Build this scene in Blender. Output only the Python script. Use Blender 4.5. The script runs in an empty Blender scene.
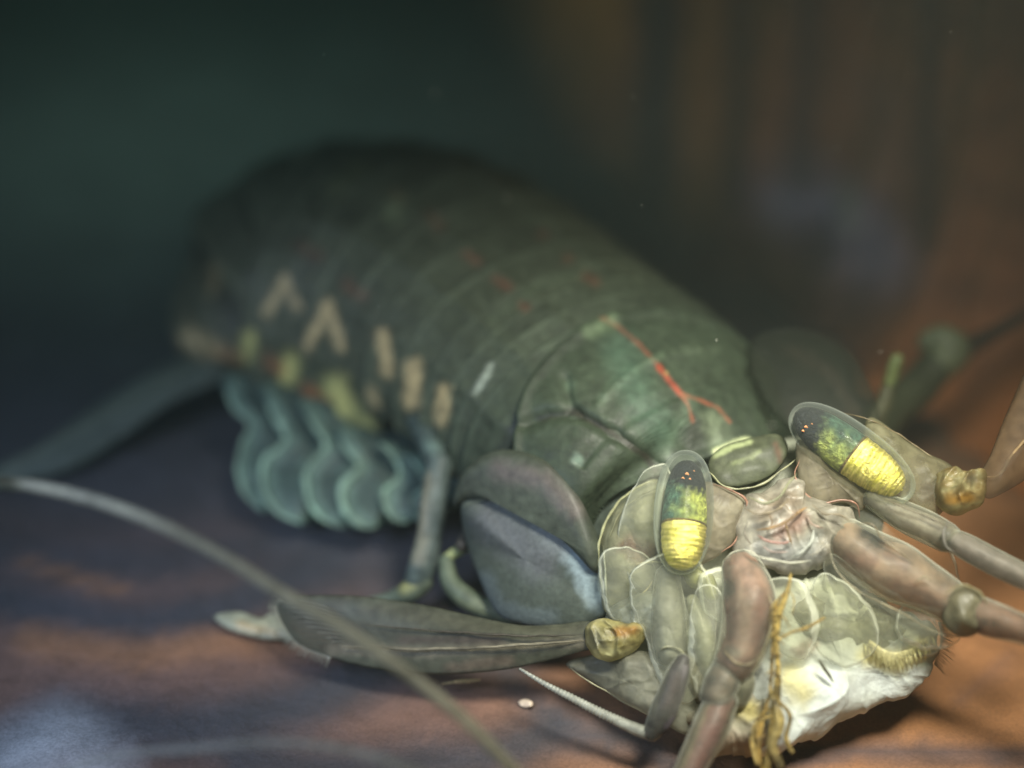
import bpy, math, random
from mathutils import Vector, noise
import numpy as np

random.seed(7)
SC = bpy.context.scene
COL = SC.collection

# ------------------------------------------------------------------ camera
F = 1024 * 60.0 / 36.0
HC = 9.8
PITCH = math.radians(30)
SP, CP = math.sin(PITCH), math.cos(PITCH)
FWD = Vector((0, CP, -SP)); UPV = Vector((0, SP, CP)); RGT = Vector((1, 0, 0))
CAM = Vector((0, 0, HC))
cd = bpy.data.cameras.new('camera')
cam = bpy.data.objects.new('camera', cd)
COL.objects.link(cam)
cam.location = CAM
cam.rotation_euler = (math.radians(60), 0, 0)
cd.lens = 60; cd.sensor_width = 36
cd.clip_start = 0.1; cd.clip_end = 300
cd.dof.use_dof = True
cd.dof.focus_distance = 14.45
cd.dof.aperture_fstop = 0.06 / 0.80
SC.camera = cam

# ------------------------------------------------------------------ world
w = bpy.data.worlds.new('World'); SC.world = w; w.use_nodes = True
bg = w.node_tree.nodes['Background']
bg.inputs[0].default_value = (0.30, 0.62, 0.60, 1)
bg.inputs[1].default_value = 0.065

# ------------------------------------------------------------------ lamps
def area(name, loc, target, size, power, color, spread=180):
    ld = bpy.data.lights.new(name, 'AREA')
    ld.shape = 'DISK'; ld.size = size; ld.energy = power; ld.color = color
    ld.spread = math.radians(spread)
    o = bpy.data.objects.new(name, ld); COL.objects.link(o)
    o.location = loc
    o.rotation_euler = (Vector(target) - Vector(loc)).to_track_quat('-Z', 'Y').to_euler()
    return o
area('tank_lamp', (3.6, 8.0, 12.5), (1.9, 12.2, 0.8), 3.8, 320, (1.0, 0.975, 0.83), 42)
area('blue_fill_light', (-6.5, 7.5, 6.5), (-2.6, 13.0, 0.3), 3.5, 175, (0.60, 0.74, 1.0), 70)  # unseen bluish fill, added to tint the lower-left floor and water
area('teal_back_fill', (-7.0, 22.0, 9.5), (-4.5, 26.0, 0.0), 4.0, 200, (0.55, 0.90, 0.78), 90)  # unseen teal fill, added to make the far left background glow

SC.render.engine = 'CYCLES'
SC.cycles.use_denoising = True
SC.cycles.max_bounces = 8
SC.cycles.transparent_max_bounces = 24
SC.cycles.volume_bounces = 1
SC.cycles.sample_clamp_indirect = 3.0
SC.view_settings.view_transform = 'Standard'
SC.view_settings.look = 'None'
SC.view_settings.gamma = 1.0
SC.view_settings.exposure = 0.0

# ------------------------------------------------------------------ helpers
def W(px, py, d):
    """world point seen at a photograph position at depth d"""
    px, py, d = float(px), float(py), float(d)
    return CAM + d * (FWD + RGT * ((px - 512) / F) + UPV * ((384 - py) / F))
def WZ(px, py, z):
    """same, on the horizontal plane of height z"""
    return W(px, py, (HC - z) / (SP + (py - 384) / F * CP))
def PX(p):
    v = p - CAM
    d = v.dot(FWD)
    return 512 + F * v.x / d, 384 - F * v.dot(UPV) / d, d

def cat(pts, n, closed=False):
    """catmull-rom through points of any dimension, n samples"""
    A = np.array([tuple(p) for p in pts], float)
    m = len(A)
    out = []
    segs = m if closed else m - 1
    for i in range(n):
        t = i / n * segs if closed else i / (n - 1) * segs
        k = min(int(t), segs - 1); u = t - k
        if closed:
            p0, p1, p2, p3 = A[(k - 1) % m], A[k % m], A[(k + 1) % m], A[(k + 2) % m]
        else:
            p1, p2 = A[k], A[k + 1]
            p0 = A[k - 1] if k > 0 else 2 * p1 - p2
            p3 = A[k + 2] if k + 2 < m else 2 * p2 - p1
        out.append(0.5 * (2 * p1 + (p2 - p0) * u + (2 * p0 - 5 * p1 + 4 * p2 - p3) * u * u + (3 * p1 - p0 - 3 * p2 + p3) * u ** 3))
    return np.array(out)

def lerp3(a, b, t):
    return tuple(a[i] * (1 - t) + b[i] * t for i in range(len(a)))

def seg_dist(px, py, poly):
    best = 1e9
    if len(poly) == 1:
        return math.hypot(px - poly[0][0], py - poly[0][1])
    for (ax, ay), (bx, by) in zip(poly[:-1], poly[1:]):
        dx, dy = bx - ax, by - ay
        L = dx * dx + dy * dy
        t = 0 if L == 0 else max(0, min(1, ((px - ax) * dx + (py - ay) * dy) / L))
        best = min(best, math.hypot(px - ax - t * dx, py - ay - t * dy))
    return best

def ridged(p, sc, off):
    q = p * sc + off
    q = q + 0.5 * Vector((noise.noise(q * 0.7), noise.noise(q * 0.7 + Vector((5, 1, 2))), 0))
    a = 1 - min(1.0, abs(noise.noise(q)) * 3.2)
    b = 1 - min(1.0, abs(noise.noise(q * 2.3)) * 3.2)
    return a ** 3, b ** 3

def pigment(me, base, strokes=(), mottled=0.18, scale=2.2, seed=0.0, alpha=1.0, grad=None, ridges=None, tint=None):
    """colour of the shell stored per vertex: base, mottling and marks.
    stroke = (polyline, half width, colour, opacity[, alpha])"""
    n = len(me.vertices)
    at = me.color_attributes.new('pigment', 'FLOAT_COLOR', 'POINT')
    buf = np.empty(n * 4, dtype=np.float32)
    off = Vector((seed * 3.1, seed * 1.7, seed))
    for v in me.vertices:
        c = base; a = alpha
        if grad is not None:
            c, a = grad(v.co, c, a)
        f = 1 + mottled * (noise.noise(v.co * scale + off) + 0.5 * noise.noise(v.co * scale * 3.1 + off))
        c = [max(0.0, x * f) for x in c[:3]]
        if tint:
            c = [c[i] * tint[v.index][i] for i in range(3)]
        if ridges:
            ra, rb = ridged(v.co, ridges[0], off)
            k = min(1.0, ridges[2] * (ra + 0.5 * rb))
            c = [c[i] * (1 - k) + ridges[3][i] * k for i in range(3)]
        if strokes:
            x, y, _ = PX(v.co)
            for s in strokes:
                hw = s[1]; dd = seg_dist(x, y, s[0]) + min(hw * 0.55, 5.0) * noise.noise(Vector((x * 0.11, y * 0.11, hw)))
                if dd < hw * 2.1:
                    t = max(0.0, min(1.0, (hw * 1.95 - dd) / (hw * 1.85))); t = t * t * (3 - 2 * t) * s[3]
                    c = [c[i] * (1 - t) + s[2][i] * t for i in range(3)]
                    if len(s) > 4:
                        a = a * (1 - t) + s[4] * t
        buf[v.index * 4:v.index * 4 + 4] = (c[0], c[1], c[2], a)
    at.data.foreach_set('color', buf)

def link(name, verts, faces, mat, parent=None, smooth=True, kind=None):
    me = bpy.data.meshes.new(name)
    me.from_pydata([tuple(v) for v in verts], [], faces)
    me.update()
    if smooth:
        me.polygons.foreach_set('use_smooth', [True] * len(me.polygons))
    me.materials.append(mat)
    o = bpy.data.objects.new(name, me)
    COL.objects.link(o)
    if parent is not None:
        o.parent = parent
        loc = parent_world(parent)
        o.location = (0, 0, 0)
        if loc.length > 0:
            # mesh data are in world coordinates; keep them there
            o.matrix_parent_inverse = parent_matrix(parent).inverted()
    if kind:
        o['kind'] = kind
    return o

from mathutils import Matrix
def parent_matrix(p):
    m = Matrix.Translation(p.location)
    if p.parent is not None:
        m = parent_matrix(p.parent) @ p.matrix_parent_inverse @ m
    return m
def parent_world(p):
    return parent_matrix(p).translation

def thing(name, label, cat_, loc, group=None):
    o = bpy.data.objects.new(name, None); COL.objects.link(o)
    o.empty_display_size = 0.2
    o.location = loc; o['label'] = label; o['category'] = cat_
    if group: o['group'] = group
    return o
def tag(o, label, cat_, group=None):
    o['label'] = label; o['category'] = cat_
    if group: o['group'] = group
    return o

def sweep(name, ctrl, mat, parent=None, n=24, seg=14, flat=1.0, base=(0.2, 0.2, 0.2), strokes=(), lump=0.0,
          caps=True, mottled=0.18, alpha=1.0, ring=None, seed=0.0, grad=None, scale=2.2, kind=None, ridges=None):
    """tube through ctrl = [(x,y,z,r)...]; flat squashes it along the view direction"""
    A = cat(ctrl, n)
    P = [Vector(a[:3]) for a in A]; R = [max(1e-4, a[3]) for a in A]
    verts, faces = [], []
    ref = FWD.copy()
    rings = []
    for i in range(n):
        t = (P[min(i + 1, n - 1)] - P[max(i - 1, 0)]).normalized()
        s = ref.cross(t)
        if s.length < 1e-3: s = UPV.cross(t)
        s.normalize(); q = t.cross(s).normalized()
        rings.append((P[i], t, s, q, R[i]))
    seq = []
    if caps:
        p, t, s, q, r = rings[0]
        for k in (0.15, 0.5, 0.85):
            seq.append((p - t * r * math.cos(math.asin(k)) * 0.8, s, q, r * k))
    for i, (p, t, s, q, r) in enumerate(rings):
        if ring: r = r * (1 + ring[1] * math.cos(i / n * ring[0] * 2 * math.pi))
        seq.append((p, s, q, r))
    if caps:
        p, t, s, q, r = rings[-1]
        for k in (0.85, 0.5, 0.15):
            seq.append((p + t * r * math.cos(math.asin(k)) * 0.8, s, q, r * k))
    off = Vector((seed, seed * 2, 0))
    for p, s, q, r in seq:
        for j in range(seg):
            a = 2 * math.pi * j / seg
            v = p + s * math.cos(a) * r + q * math.sin(a) * r * flat
            if lump:
                v = v + (v - p) * lump * noise.noise(v * 2.6 + off)
            verts.append(v)
    m = len(seq)
    for i in range(m - 1):
        for j in range(seg):
            a, b = i * seg + j, i * seg + (j + 1) % seg
            faces.append((a, b, b + seg, a + seg))
    faces.append(tuple(range(seg))[::-1]); faces.append(tuple((m - 1) * seg + j for j in range(seg)))
    o = link(name, verts, faces, mat, parent, kind=kind)
    pigment(o.data, base, strokes, mottled, scale, seed, alpha, grad, ridges)
    return o

def tw(pts):
    """[(px,py,d,width px)] -> [(x,y,z,r)]"""
    out = []
    for px, py, d, wd in pts:
        p = W(px, py, d)
        out.append((p.x, p.y, p.z, wd * 0.5 * d / F))
    return out

def blade(name, outline, mat, parent=None, thick=0.06, bulge=0.1, core=None, n=64, rings=12, base=(0.2, 0.2, 0.2),
          strokes=(), lump=0.0, lscale=3.0, mottled=0.18, alpha=1.0, seed=0.0, grad=None, dip=0.0, scale=2.2, wave=None, ridges=None, ragged=0.0):
    # ridges = (scale, height, strength, colour): crumpled folds with paler crests
    outline = list(outline)
    """a lens-shaped plate: outline [(px,py,d)], domed towards the viewer's side by bulge"""
    O = [W(a[0] + ragged * noise.noise(Vector((a[0] * 0.09, a[1] * 0.09, seed))), a[1] + ragged * noise.noise(Vector((a[0] * 0.09, a[1] * 0.09, seed + 7))), a[2]) for a in cat(outline, n, True)]
    c = sum(O, Vector()) / n
    if core:
        ca, cb = W(*core[0]), W(*core[1])
    nrm = Vector()
    for i in range(n):
        nrm += (O[i] - c).cross(O[(i + 1) % n] - c)
    nrm.normalize()
    if nrm.dot(FWD) > 0: nrm = -nrm
    cen = []
    for p in O:
        if core:
            ab = cb - ca
            t = max(0, min(1, (p - ca).dot(ab) / ab.length_squared))
            cen.append(ca + ab * t)
        else:
            cen.append(c)
    verts, faces = [], []
    off = Vector((seed * 1.3, seed, seed * 0.7))
    def P(i, s, side):
        q = cen[i] + (O[i] - cen[i]) * s
        h = side * thick * math.sqrt(max(0, 1 - s ** 4)) + bulge * (1 - s * s) - dip * (1 - s) ** 2
        if lump:
            h += lump * noise.noise(q * lscale + off) * (1 - s ** 6)
        if ridges:
            ra, rb = ridged(q, ridges[0], Vector((seed * 3.1, seed * 1.7, seed)))
            h += ridges[1] * (ra + 0.4 * rb) * (1 - s ** 8)
        if wave and side > 0:
            h += wave[0] * math.sin(s * wave[1])
        return q + nrm * h
    idx = {}
    for side in (1, -1):
        for r in range(rings + 1):
            s = 1 - r / rings
            if side == -1 and r == 0: continue
            for i in range(n):
                idx[(side, r, i)] = len(verts)
                verts.append(P(i, s if r else 1.0, side))
    for i in range(n): idx[(-1, 0, i)] = idx[(1, 0, i)]
    for side in (1, -1):
        for r in range(rings):
            for i in range(n):
                j = (i + 1) % n
                f = (idx[(side, r, i)], idx[(side, r, j)], idx[(side, r + 1, j)], idx[(side, r + 1, i)])
                faces.append(f if side == 1 else f[::-1])
    o = link(name, verts, faces, mat, parent)
    pigment(o.data, base, strokes, mottled, scale, seed, alpha, grad, ridges)
    return o

def rim(name, pts, wd, mat, parent, base, n=40, lift=0.0, seed=0.0, alpha=1.0, closed=False):
    """a raised edge line through [(px,py,d)], wd px wide at its middle"""
    m = len(pts)
    ctrl = []
    for i, (px, py, d) in enumerate(pts):
        ctrl.append((px, py, d - lift, wd))
    C = cat(ctrl, n); out = []
    for i, c in enumerate(C):
        t = i / (n - 1)
        f = (0.12 + 0.88 * min(1.0, 4.5 * t, 4.5 * (1 - t)) ** 0.8) * (0.62 + 0.34 * noise.noise(Vector((c[0] * 0.12, c[1] * 0.12, seed))))
        jx = 1.1 * noise.noise(Vector((c[0] * 0.07, c[1] * 0.07, 5 + seed))); jy = 1.1 * noise.noise(Vector((c[0] * 0.07, c[1] * 0.07, 9 + seed)))
        out.append((c[0] + jx, c[1] + jy, c[2] + 0.03 * (1 - min(1.0, 5 * t, 5 * (1 - t))), c[3] * f))
    return sweep(name, tw(out), mat, parent, n=n + 10, seg=8, base=base, mottled=0.6, seed=seed, alpha=alpha * 0.8, scale=5.0)

# ------------------------------------------------------------------ materials
def nodes_of(name):
    m = bpy.data.materials.new(name); m.use_nodes = True
    nt = m.node_tree
    return m, nt, nt.nodes, nt.links, nt.nodes['Principled BSDF'], nt.nodes['Material Output']

def shell(name, rough=0.38, transl=0.15, bump=0.25, bscale=9.0, spec=0.5, coat=0.15, speck=0.25, sscale=30.0, metal=0.0, sss=0.0):
    m, nt, N, L, P, OUT = nodes_of(name)
    at = N.new('ShaderNodeAttribute'); at.attribute_name = 'pigment'
    tc = N.new('ShaderNodeTexCoord')
    nz = N.new('ShaderNodeTexNoise'); nz.inputs['Scale'].default_value = sscale; nz.inputs['Detail'].default_value = 6
    L.new(tc.outputs['Object'], nz.inputs['Vector'])
    mr = N.new('ShaderNodeMapRange'); mr.inputs[1].default_value = 0.3; mr.inputs[2].default_value = 0.7
    mr.inputs[3].default_value = 1 - speck; mr.inputs[4].default_value = 1 + speck
    L.new(nz.outputs[0], mr.inputs[0])
    vm = N.new('ShaderNodeVectorMath'); vm.operation = 'SCALE'
    L.new(at.outputs['Color'], vm.inputs[0]); L.new(mr.outputs[0], vm.inputs[3])
    L.new(vm.outputs[0], P.inputs['Base Color'])
    P.inputs['Roughness'].default_value = rough
    P.inputs['Specular IOR Level'].default_value = spec
    P.inputs['Metallic'].default_value = metal
    P.inputs['Coat Weight'].default_value = coat
    P.inputs['Coat Roughness'].default_value = 0.25
    if sss:
        P.inputs['Subsurface Weight'].default_value = sss
        P.inputs['Subsurface Radius'].default_value = (1.0, 0.9, 0.6)
        P.inputs['Subsurface Scale'].default_value = 0.15
    nb = N.new('ShaderNodeTexNoise'); nb.inputs['Scale'].default_value = bscale; nb.inputs['Detail'].default_value = 8
    nb.inputs['Roughness'].default_value = 0.62
    L.new(tc.outputs['Object'], nb.inputs['Vector'])
    bp = N.new('ShaderNodeBump'); bp.inputs['Strength'].default_value = bump; bp.inputs['Distance'].default_value = 0.06
    L.new(nb.outputs[0], bp.inputs['Height']); L.new(bp.outputs[0], P.inputs['Normal'])
    tr = N.new('ShaderNodeBsdfTranslucent'); L.new(vm.outputs[0], tr.inputs[0])
    mx = N.new('ShaderNodeMixShader'); mx.inputs[0].default_value = transl
    L.new(P.outputs[0], mx.inputs[1]); L.new(tr.outputs[0], mx.inputs[2])
    tp = N.new('ShaderNodeBsdfTransparent')
    m2 = N.new('ShaderNodeMixShader')
    L.new(at.outputs['Alpha'], m2.inputs[0]); L.new(tp.outputs[0], m2.inputs[1]); L.new(mx.outputs[0], m2.inputs[2])
    L.new(m2.outputs[0], OUT.inputs[0])
    return m

M_SHELL = shell('shell_green', 0.58, 0.05, 0.22, 9.0, spec=0.3, coat=0.04, speck=0.3, sscale=12)
M_SOFT = shell('translucent_tissue', 0.40, 0.50, 0.45, 8.0, spec=0.4, coat=0.12, speck=0.25, sscale=10)
M_GLOSS = shell('glossy_cuticle', 0.24, 0.45, 0.45, 9.0, spec=0.6, coat=0.3, speck=0.25, sscale=12)
M_RIM = shell('pale_cuticle_edge', 0.3, 0.3, 0.1, 20.0, speck=0.25)
M_PALE = shell('pale_flesh', 0.6, 0.25, 0.8, 5.0, spec=0.25, coat=0.03, speck=0.15, sscale=7)
M_GOLD = shell('golden_reflecting_layer', 0.36, 0.0, 0.5, 26.0, spec=0.8, metal=0.7, coat=0.1, speck=0.2, sscale=22)
M_FACET = shell('faceted_eye_layer', 0.42, 0.0, 1.0, 20.0, spec=0.6, metal=0.5, coat=0.0, speck=0.5, sscale=20)
M_SMOOTH = shell('smooth_armour', 0.55, 0.08, 0.12, 6.0, spec=0.22, coat=0.03, speck=0.22, sscale=26)
M_STRAND = shell('golden_algae', 0.4, 0.2, 0.9, 18.0, speck=0.5)

def clear_mat():
    m, nt, N, L, P, OUT = nodes_of('clear_cornea')
    P.inputs['Base Color'].default_value = (0.55, 0.6, 0.55, 1); P.inputs['Roughness'].default_value = 0.07
    P.inputs['Specular IOR Level'].default_value = 0.25
    tp = N.new('ShaderNodeBsdfTransparent'); tp.inputs[0].default_value = (0.97, 0.98, 0.94, 1)
    # thin clear wall: reflects more at grazing angles
    fr = N.new('ShaderNodeFresnel'); fr.inputs[0].default_value = 1.34
    mr = N.new('ShaderNodeMapRange'); mr.inputs[1].default_value = 0.0; mr.inputs[2].default_value = 0.5
    mr.inputs[3].default_value = 0.03; mr.inputs[4].default_value = 0.50
    L.new(fr.outputs[0], mr.inputs[0])
    mx = N.new('ShaderNodeMixShader')
    L.new(mr.outputs[0], mx.inputs[0]); L.new(tp.outputs[0], mx.inputs[1]); L.new(P.outputs[0], mx.inputs[2])
    L.new(mx.outputs[0], OUT.inputs[0])
    return m
M_CLEAR = clear_mat()

def cuticle_mat(name, lo, hi):
    m, nt, N, L, P, OUT = nodes_of(name)
    at = N.new('ShaderNodeAttribute'); at.attribute_name = 'pigment'
    L.new(at.outputs['Color'], P.inputs['Base Color']); P.inputs['Roughness'].default_value = 0.3
    tp = N.new('ShaderNodeBsdfTransparent'); tp.inputs[0].default_value = (0.95, 0.95, 0.92, 1)
    tc = N.new('ShaderNodeTexCoord'); nb = N.new('ShaderNodeTexNoise'); nb.inputs['Scale'].default_value = 9; nb.inputs['Detail'].default_value = 6
    bp = N.new('ShaderNodeBump'); bp.inputs['Strength'].default_value = 0.6; bp.inputs['Distance'].default_value = 0.05
    L.new(tc.outputs['Object'], nb.inputs['Vector']); L.new(nb.outputs[0], bp.inputs['Height']); L.new(bp.outputs[0], P.inputs['Normal'])
    fr = N.new('ShaderNodeFresnel'); fr.inputs[0].default_value = 1.36
    mr = N.new('ShaderNodeMapRange'); mr.inputs[1].default_value = 0.02; mr.inputs[2].default_value = 0.40
    mr.inputs[3].default_value = lo; mr.inputs[4].default_value = hi
    L.new(fr.outputs[0], mr.inputs[0])
    mx = N.new('ShaderNodeMixShader')
    L.new(mr.outputs[0], mx.inputs[0]); L.new(tp.outputs[0], mx.inputs[1]); L.new(P.outputs[0], mx.inputs[2])
    L.new(mx.outputs[0], OUT.inputs[0])
    return m
M_CUT = cuticle_mat('clear_cuticle', 0.06, 0.75)
M_MEM = cuticle_mat('clear_membrane', 0.05, 0.50)

def plain_attr(name, rough, bump, bscale, speck=0.3, sscale=5.0, fine=40.0):
    m, nt, N, L, P, OUT = nodes_of(name)
    at = N.new('ShaderNodeAttribute'); at.attribute_name = 'pigment'
    tc = N.new('ShaderNodeTexCoord')
    n1 = N.new('ShaderNodeTexNoise'); n1.inputs['Scale'].default_value = sscale; n1.inputs['Detail'].default_value = 10
    n2 = N.new('ShaderNodeTexNoise'); n2.inputs['Scale'].default_value = fine; n2.inputs['Detail'].default_value = 5
    L.new(tc.outputs['Object'], n1.inputs['Vector']); L.new(tc.outputs['Object'], n2.inputs['Vector'])
    ad = N.new('ShaderNodeMath'); ad.operation = 'ADD'
    L.new(n1.outputs[0], ad.inputs[0]); L.new(n2.outputs[0], ad.inputs[1])
    mr = N.new('ShaderNodeMapRange'); mr.inputs[1].default_value = 0.75; mr.inputs[2].default_value = 1.25
    mr.inputs[3].default_value = 1 - speck; mr.inputs[4].default_value = 1 + speck
    L.new(ad.outputs[0], mr.inputs[0])
    vm = N.new('ShaderNodeVectorMath'); vm.operation = 'SCALE'
    L.new(at.outputs['Color'], vm.inputs[0]); L.new(mr.outputs[0], vm.inputs[3])
    L.new(vm.outputs[0], P.inputs['Base Color'])
    P.inputs['Roughness'].default_value = rough
    bp = N.new('ShaderNodeBump'); bp.inputs['Strength'].default_value = bump; bp.inputs['Distance'].default_value = 0.08
    nb = N.new('ShaderNodeTexNoise'); nb.inputs['Scale'].default_value = bscale; nb.inputs['Detail'].default_value = 9
    L.new(tc.outputs['Object'], nb.inputs['Vector'])
    L.new(nb.outputs[0], bp.inputs['Height']); L.new(bp.outputs[0], P.inputs['Normal'])
    return m
M_FLOOR = plain_attr('clay_floor', 0.85, 0.6, 5.0, 0.22, 2.5)
M_WALL = plain_attr('clay_rock', 0.75, 0.5, 4.0, 0.3, 2.0, 18.0)
M_CHIP = plain_attr('shell_chip', 0.5, 0.4, 12.0, 0.2, 8.0)

# ------------------------------------------------------------------ setting: floor and rock wall
def grid_obj(name, fn, nu, nv, mat, kind=None):
    verts = [fn(i / nu, j / nv) for j in range(nv + 1) for i in range(nu + 1)]
    faces = [(j * (nu + 1) + i, j * (nu + 1) + i + 1, (j + 1) * (nu + 1) + i + 1, (j + 1) * (nu + 1) + i) for j in range(nv) for i in range(nu)]
    return link(name, verts, faces, mat, None, kind=kind)

def floor_fn(u, v):
    x = -16 + 30 * (0.5 + 0.5 * ((2 * u - 1) * (0.45 + 0.55 * (2 * u - 1) ** 2)))
    y = 3 + 47 * v ** 1.6
    z = 0.10 * noise.noise(Vector((x * 0.5, y * 0.5, 3))) + 0.035 * noise.noise(Vector((x * 1.7, y * 1.7, 9))) - 0.12
    z += 0.02 * math.sin(x * 1.1 + y * 2.3)
    return Vector((x, y, z))
floor = grid_obj('burrow_floor', floor_fn, 200, 260, M_FLOOR, 'structure')
ORANGE = (0.31, 0.140, 0.055); BROWN = (0.125, 0.068, 0.052); SHADE_BAND = (0.030, 0.032, 0.042); PALE = (0.42, 0.44, 0.48)
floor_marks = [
    # dark wavy shadow bands, painted into the clay colour
    ([(-60, 440), (120, 480), (260, 480), (420, 560), (560, 540)], 80, SHADE_BAND, 0.92),
    ([(-40, 545), (60, 560), (150, 566), (250, 550), (330, 520)], 18, SHADE_BAND, 0.8),
    ([(-40, 590), (60, 612), (140, 626), (230, 606), (330, 560)], 24, SHADE_BAND, 0.95),
    ([(-60, 780), (60, 720), (190, 730), (300, 705), (400, 655), (520, 640)], 30, SHADE_BAND, 0.95),
    ([(240, 760), (330, 770), (480, 760), (560, 730), (640, 740), (700, 790)], 24, SHADE_BAND, 0.9),
    ([(480, 640), (520, 690), (560, 720)], 13, SHADE_BAND, 0.7),
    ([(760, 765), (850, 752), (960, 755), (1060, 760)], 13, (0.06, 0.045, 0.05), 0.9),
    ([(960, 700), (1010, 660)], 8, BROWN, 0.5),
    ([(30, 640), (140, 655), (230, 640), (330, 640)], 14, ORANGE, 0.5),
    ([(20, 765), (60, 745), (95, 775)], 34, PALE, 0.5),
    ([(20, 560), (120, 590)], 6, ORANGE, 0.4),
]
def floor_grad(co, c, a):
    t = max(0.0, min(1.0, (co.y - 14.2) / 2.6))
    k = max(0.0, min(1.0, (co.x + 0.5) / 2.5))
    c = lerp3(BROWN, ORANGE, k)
    return lerp3(c, (0.030, 0.036, 0.034), t), a  # dark teal of the murky distance put into the floor colour
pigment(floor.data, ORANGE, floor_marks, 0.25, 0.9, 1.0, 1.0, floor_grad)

wall_plan = cat([(-1.5, 40), (0.3, 30), (1.8, 25), (3.3, 21.3), (5.0, 18.3), (6.4, 15.2), (7.4, 12), (8.2, 8), (9.0, 3)], 200)
def wall_fn(u, v):
    k = u * 199; i = min(int(k), 198); f = k - i
    p = wall_plan[i] * (1 - f) + wall_plan[i + 1] * f
    t = wall_plan[i + 1] - wall_plan[i]; t = t / np.linalg.norm(t)
    nx, ny = -t[1], t[0]
    if nx > 0: nx, ny = -nx, -ny
    z = -0.6 + 14.5 * v
    s = u * 40
    h = 0.55 * noise.noise(Vector((s * 0.55, z * 0.10, 2))) + 0.28 * noise.noise(Vector((s * 1.3, z * 0.15, 5))) + 0.10 * noise.noise(Vector((s * 3.0, z * 0.8, 7)))
    h += 0.9 * math.exp(-z * 0.9) - 0.06 * z
    q = Vector((p[0] + nx * h, p[1] + ny * h, z))
    x, y, d = PX(q)
    # round hole and its swollen lip
    r = math.hypot((x - 817) / 17, (y - 244) / 20)
    q += Vector((nx, ny, 0)) * (-0.5 * math.exp(-r * r) + 0.22 * math.exp(-((r - 2.0) / 1.1) ** 2))
    return q
wall = grid_obj('burrow_rock', wall_fn, 300, 130, M_WALL)
tag(wall, 'tall brown fluted rock wall rising behind the shrimp, with a small round hole', 'rock')
WB = (0.34, 0.125, 0.036)
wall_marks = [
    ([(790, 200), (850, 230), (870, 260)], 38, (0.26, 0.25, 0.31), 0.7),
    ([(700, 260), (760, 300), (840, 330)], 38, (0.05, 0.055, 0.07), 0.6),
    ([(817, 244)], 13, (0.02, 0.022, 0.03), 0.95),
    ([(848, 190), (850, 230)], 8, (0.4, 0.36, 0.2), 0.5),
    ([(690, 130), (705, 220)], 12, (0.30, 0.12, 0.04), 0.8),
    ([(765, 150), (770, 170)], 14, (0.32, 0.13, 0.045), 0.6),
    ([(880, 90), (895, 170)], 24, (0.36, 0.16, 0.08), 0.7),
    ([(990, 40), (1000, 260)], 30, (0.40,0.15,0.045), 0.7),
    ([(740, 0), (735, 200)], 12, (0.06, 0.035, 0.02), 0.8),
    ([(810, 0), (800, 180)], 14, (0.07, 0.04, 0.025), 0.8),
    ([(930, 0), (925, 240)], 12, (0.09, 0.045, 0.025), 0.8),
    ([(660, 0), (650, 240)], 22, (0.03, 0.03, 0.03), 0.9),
    ([(430, -60), (480, 60), (560, 200), (640, 330)], 95, (0.010, 0.013, 0.012), 1.0),  # far end darkened in the colour so it sinks into shade
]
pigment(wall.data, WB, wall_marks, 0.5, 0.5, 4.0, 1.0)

# ------------------------------------------------------------------ the mantis shrimp
SH = thing('mantis_shrimp', 'green mantis shrimp with glowing yellow eyes crouching on the clay floor, facing right', 'mantis shrimp', WZ(600, 560, 0.0))

GREEN = (0.06, 0.08, 0.055); OLIVE = (0.10, 0.125, 0.075); CREAM = (0.52, 0.40, 0.20); YEL = (0.50, 0.47, 0.17)
RED = (0.17, 0.045, 0.025); TEAL = (0.085, 0.125, 0.115)

spine_px = [  # px, py, z, half width, height
    (712, 520, 1.05, 0.95, 0.62), (690, 500, 1.05, 1.25, 0.85), (650, 470, 1.1, 1.48, 1.10), (604, 430, 1.1, 1.55, 1.28), (562, 398, 1.1, 1.55, 1.34),
    (515, 364, 1.1, 1.62, 1.42), (468, 334, 1.1, 1.72, 1.52), (418, 308, 1.1, 1.80, 1.58), (368, 290, 1.1, 1.84, 1.55),
    (318, 282, 1.05, 1.80, 1.42), (272, 292, 0.95, 1.60, 1.15), (240, 310, 0.8, 1.25, 0.85), (224, 325, 0.6, 0.9, 0.55)]
ctrl = []
for px, py, z, a, b in spine_px:
    p = WZ(px, py, z); ctrl.append((p.x, p.y, p.z, a, b))
NS = 480
SPN = cat(ctrl, NS)
def spine_at(t):
    k = max(0.0, min(1.0, t)) * (NS - 1); i = min(int(k), NS - 2); f = k - i
    q = SPN[i] * (1 - f) + SPN[i + 1] * f
    i0, i1 = max(0, int(k) - 12), min(NS - 1, int(k) + 12)
    d = Vector(SPN[i1][:3]) - Vector(SPN[i0][:3]); d.normalize()
    return Vector(q[:3]), d, q[3], q[4]
def body(t, th, k=1.0, drop=0.0):
    """point on the back: t along the animal, th angle from the ridge (negative = its right side)"""
    p, d, a, b = spine_at(t)
    side = d.cross(Vector((0, 0, 1))).normalized()      # points to the animal's left in the picture's right
    up = side.cross(d).normalized()
    if up.z < 0: up = -up
    if side.x < 0: side = -side
    s, c = math.sin(th), math.cos(th)
    s = math.copysign(abs(s) ** 0.92, s); cc = math.copysign(abs(c) ** 0.85, c)
    return p + side * (a * k * s) + up * (b * k * cc - drop)

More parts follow.
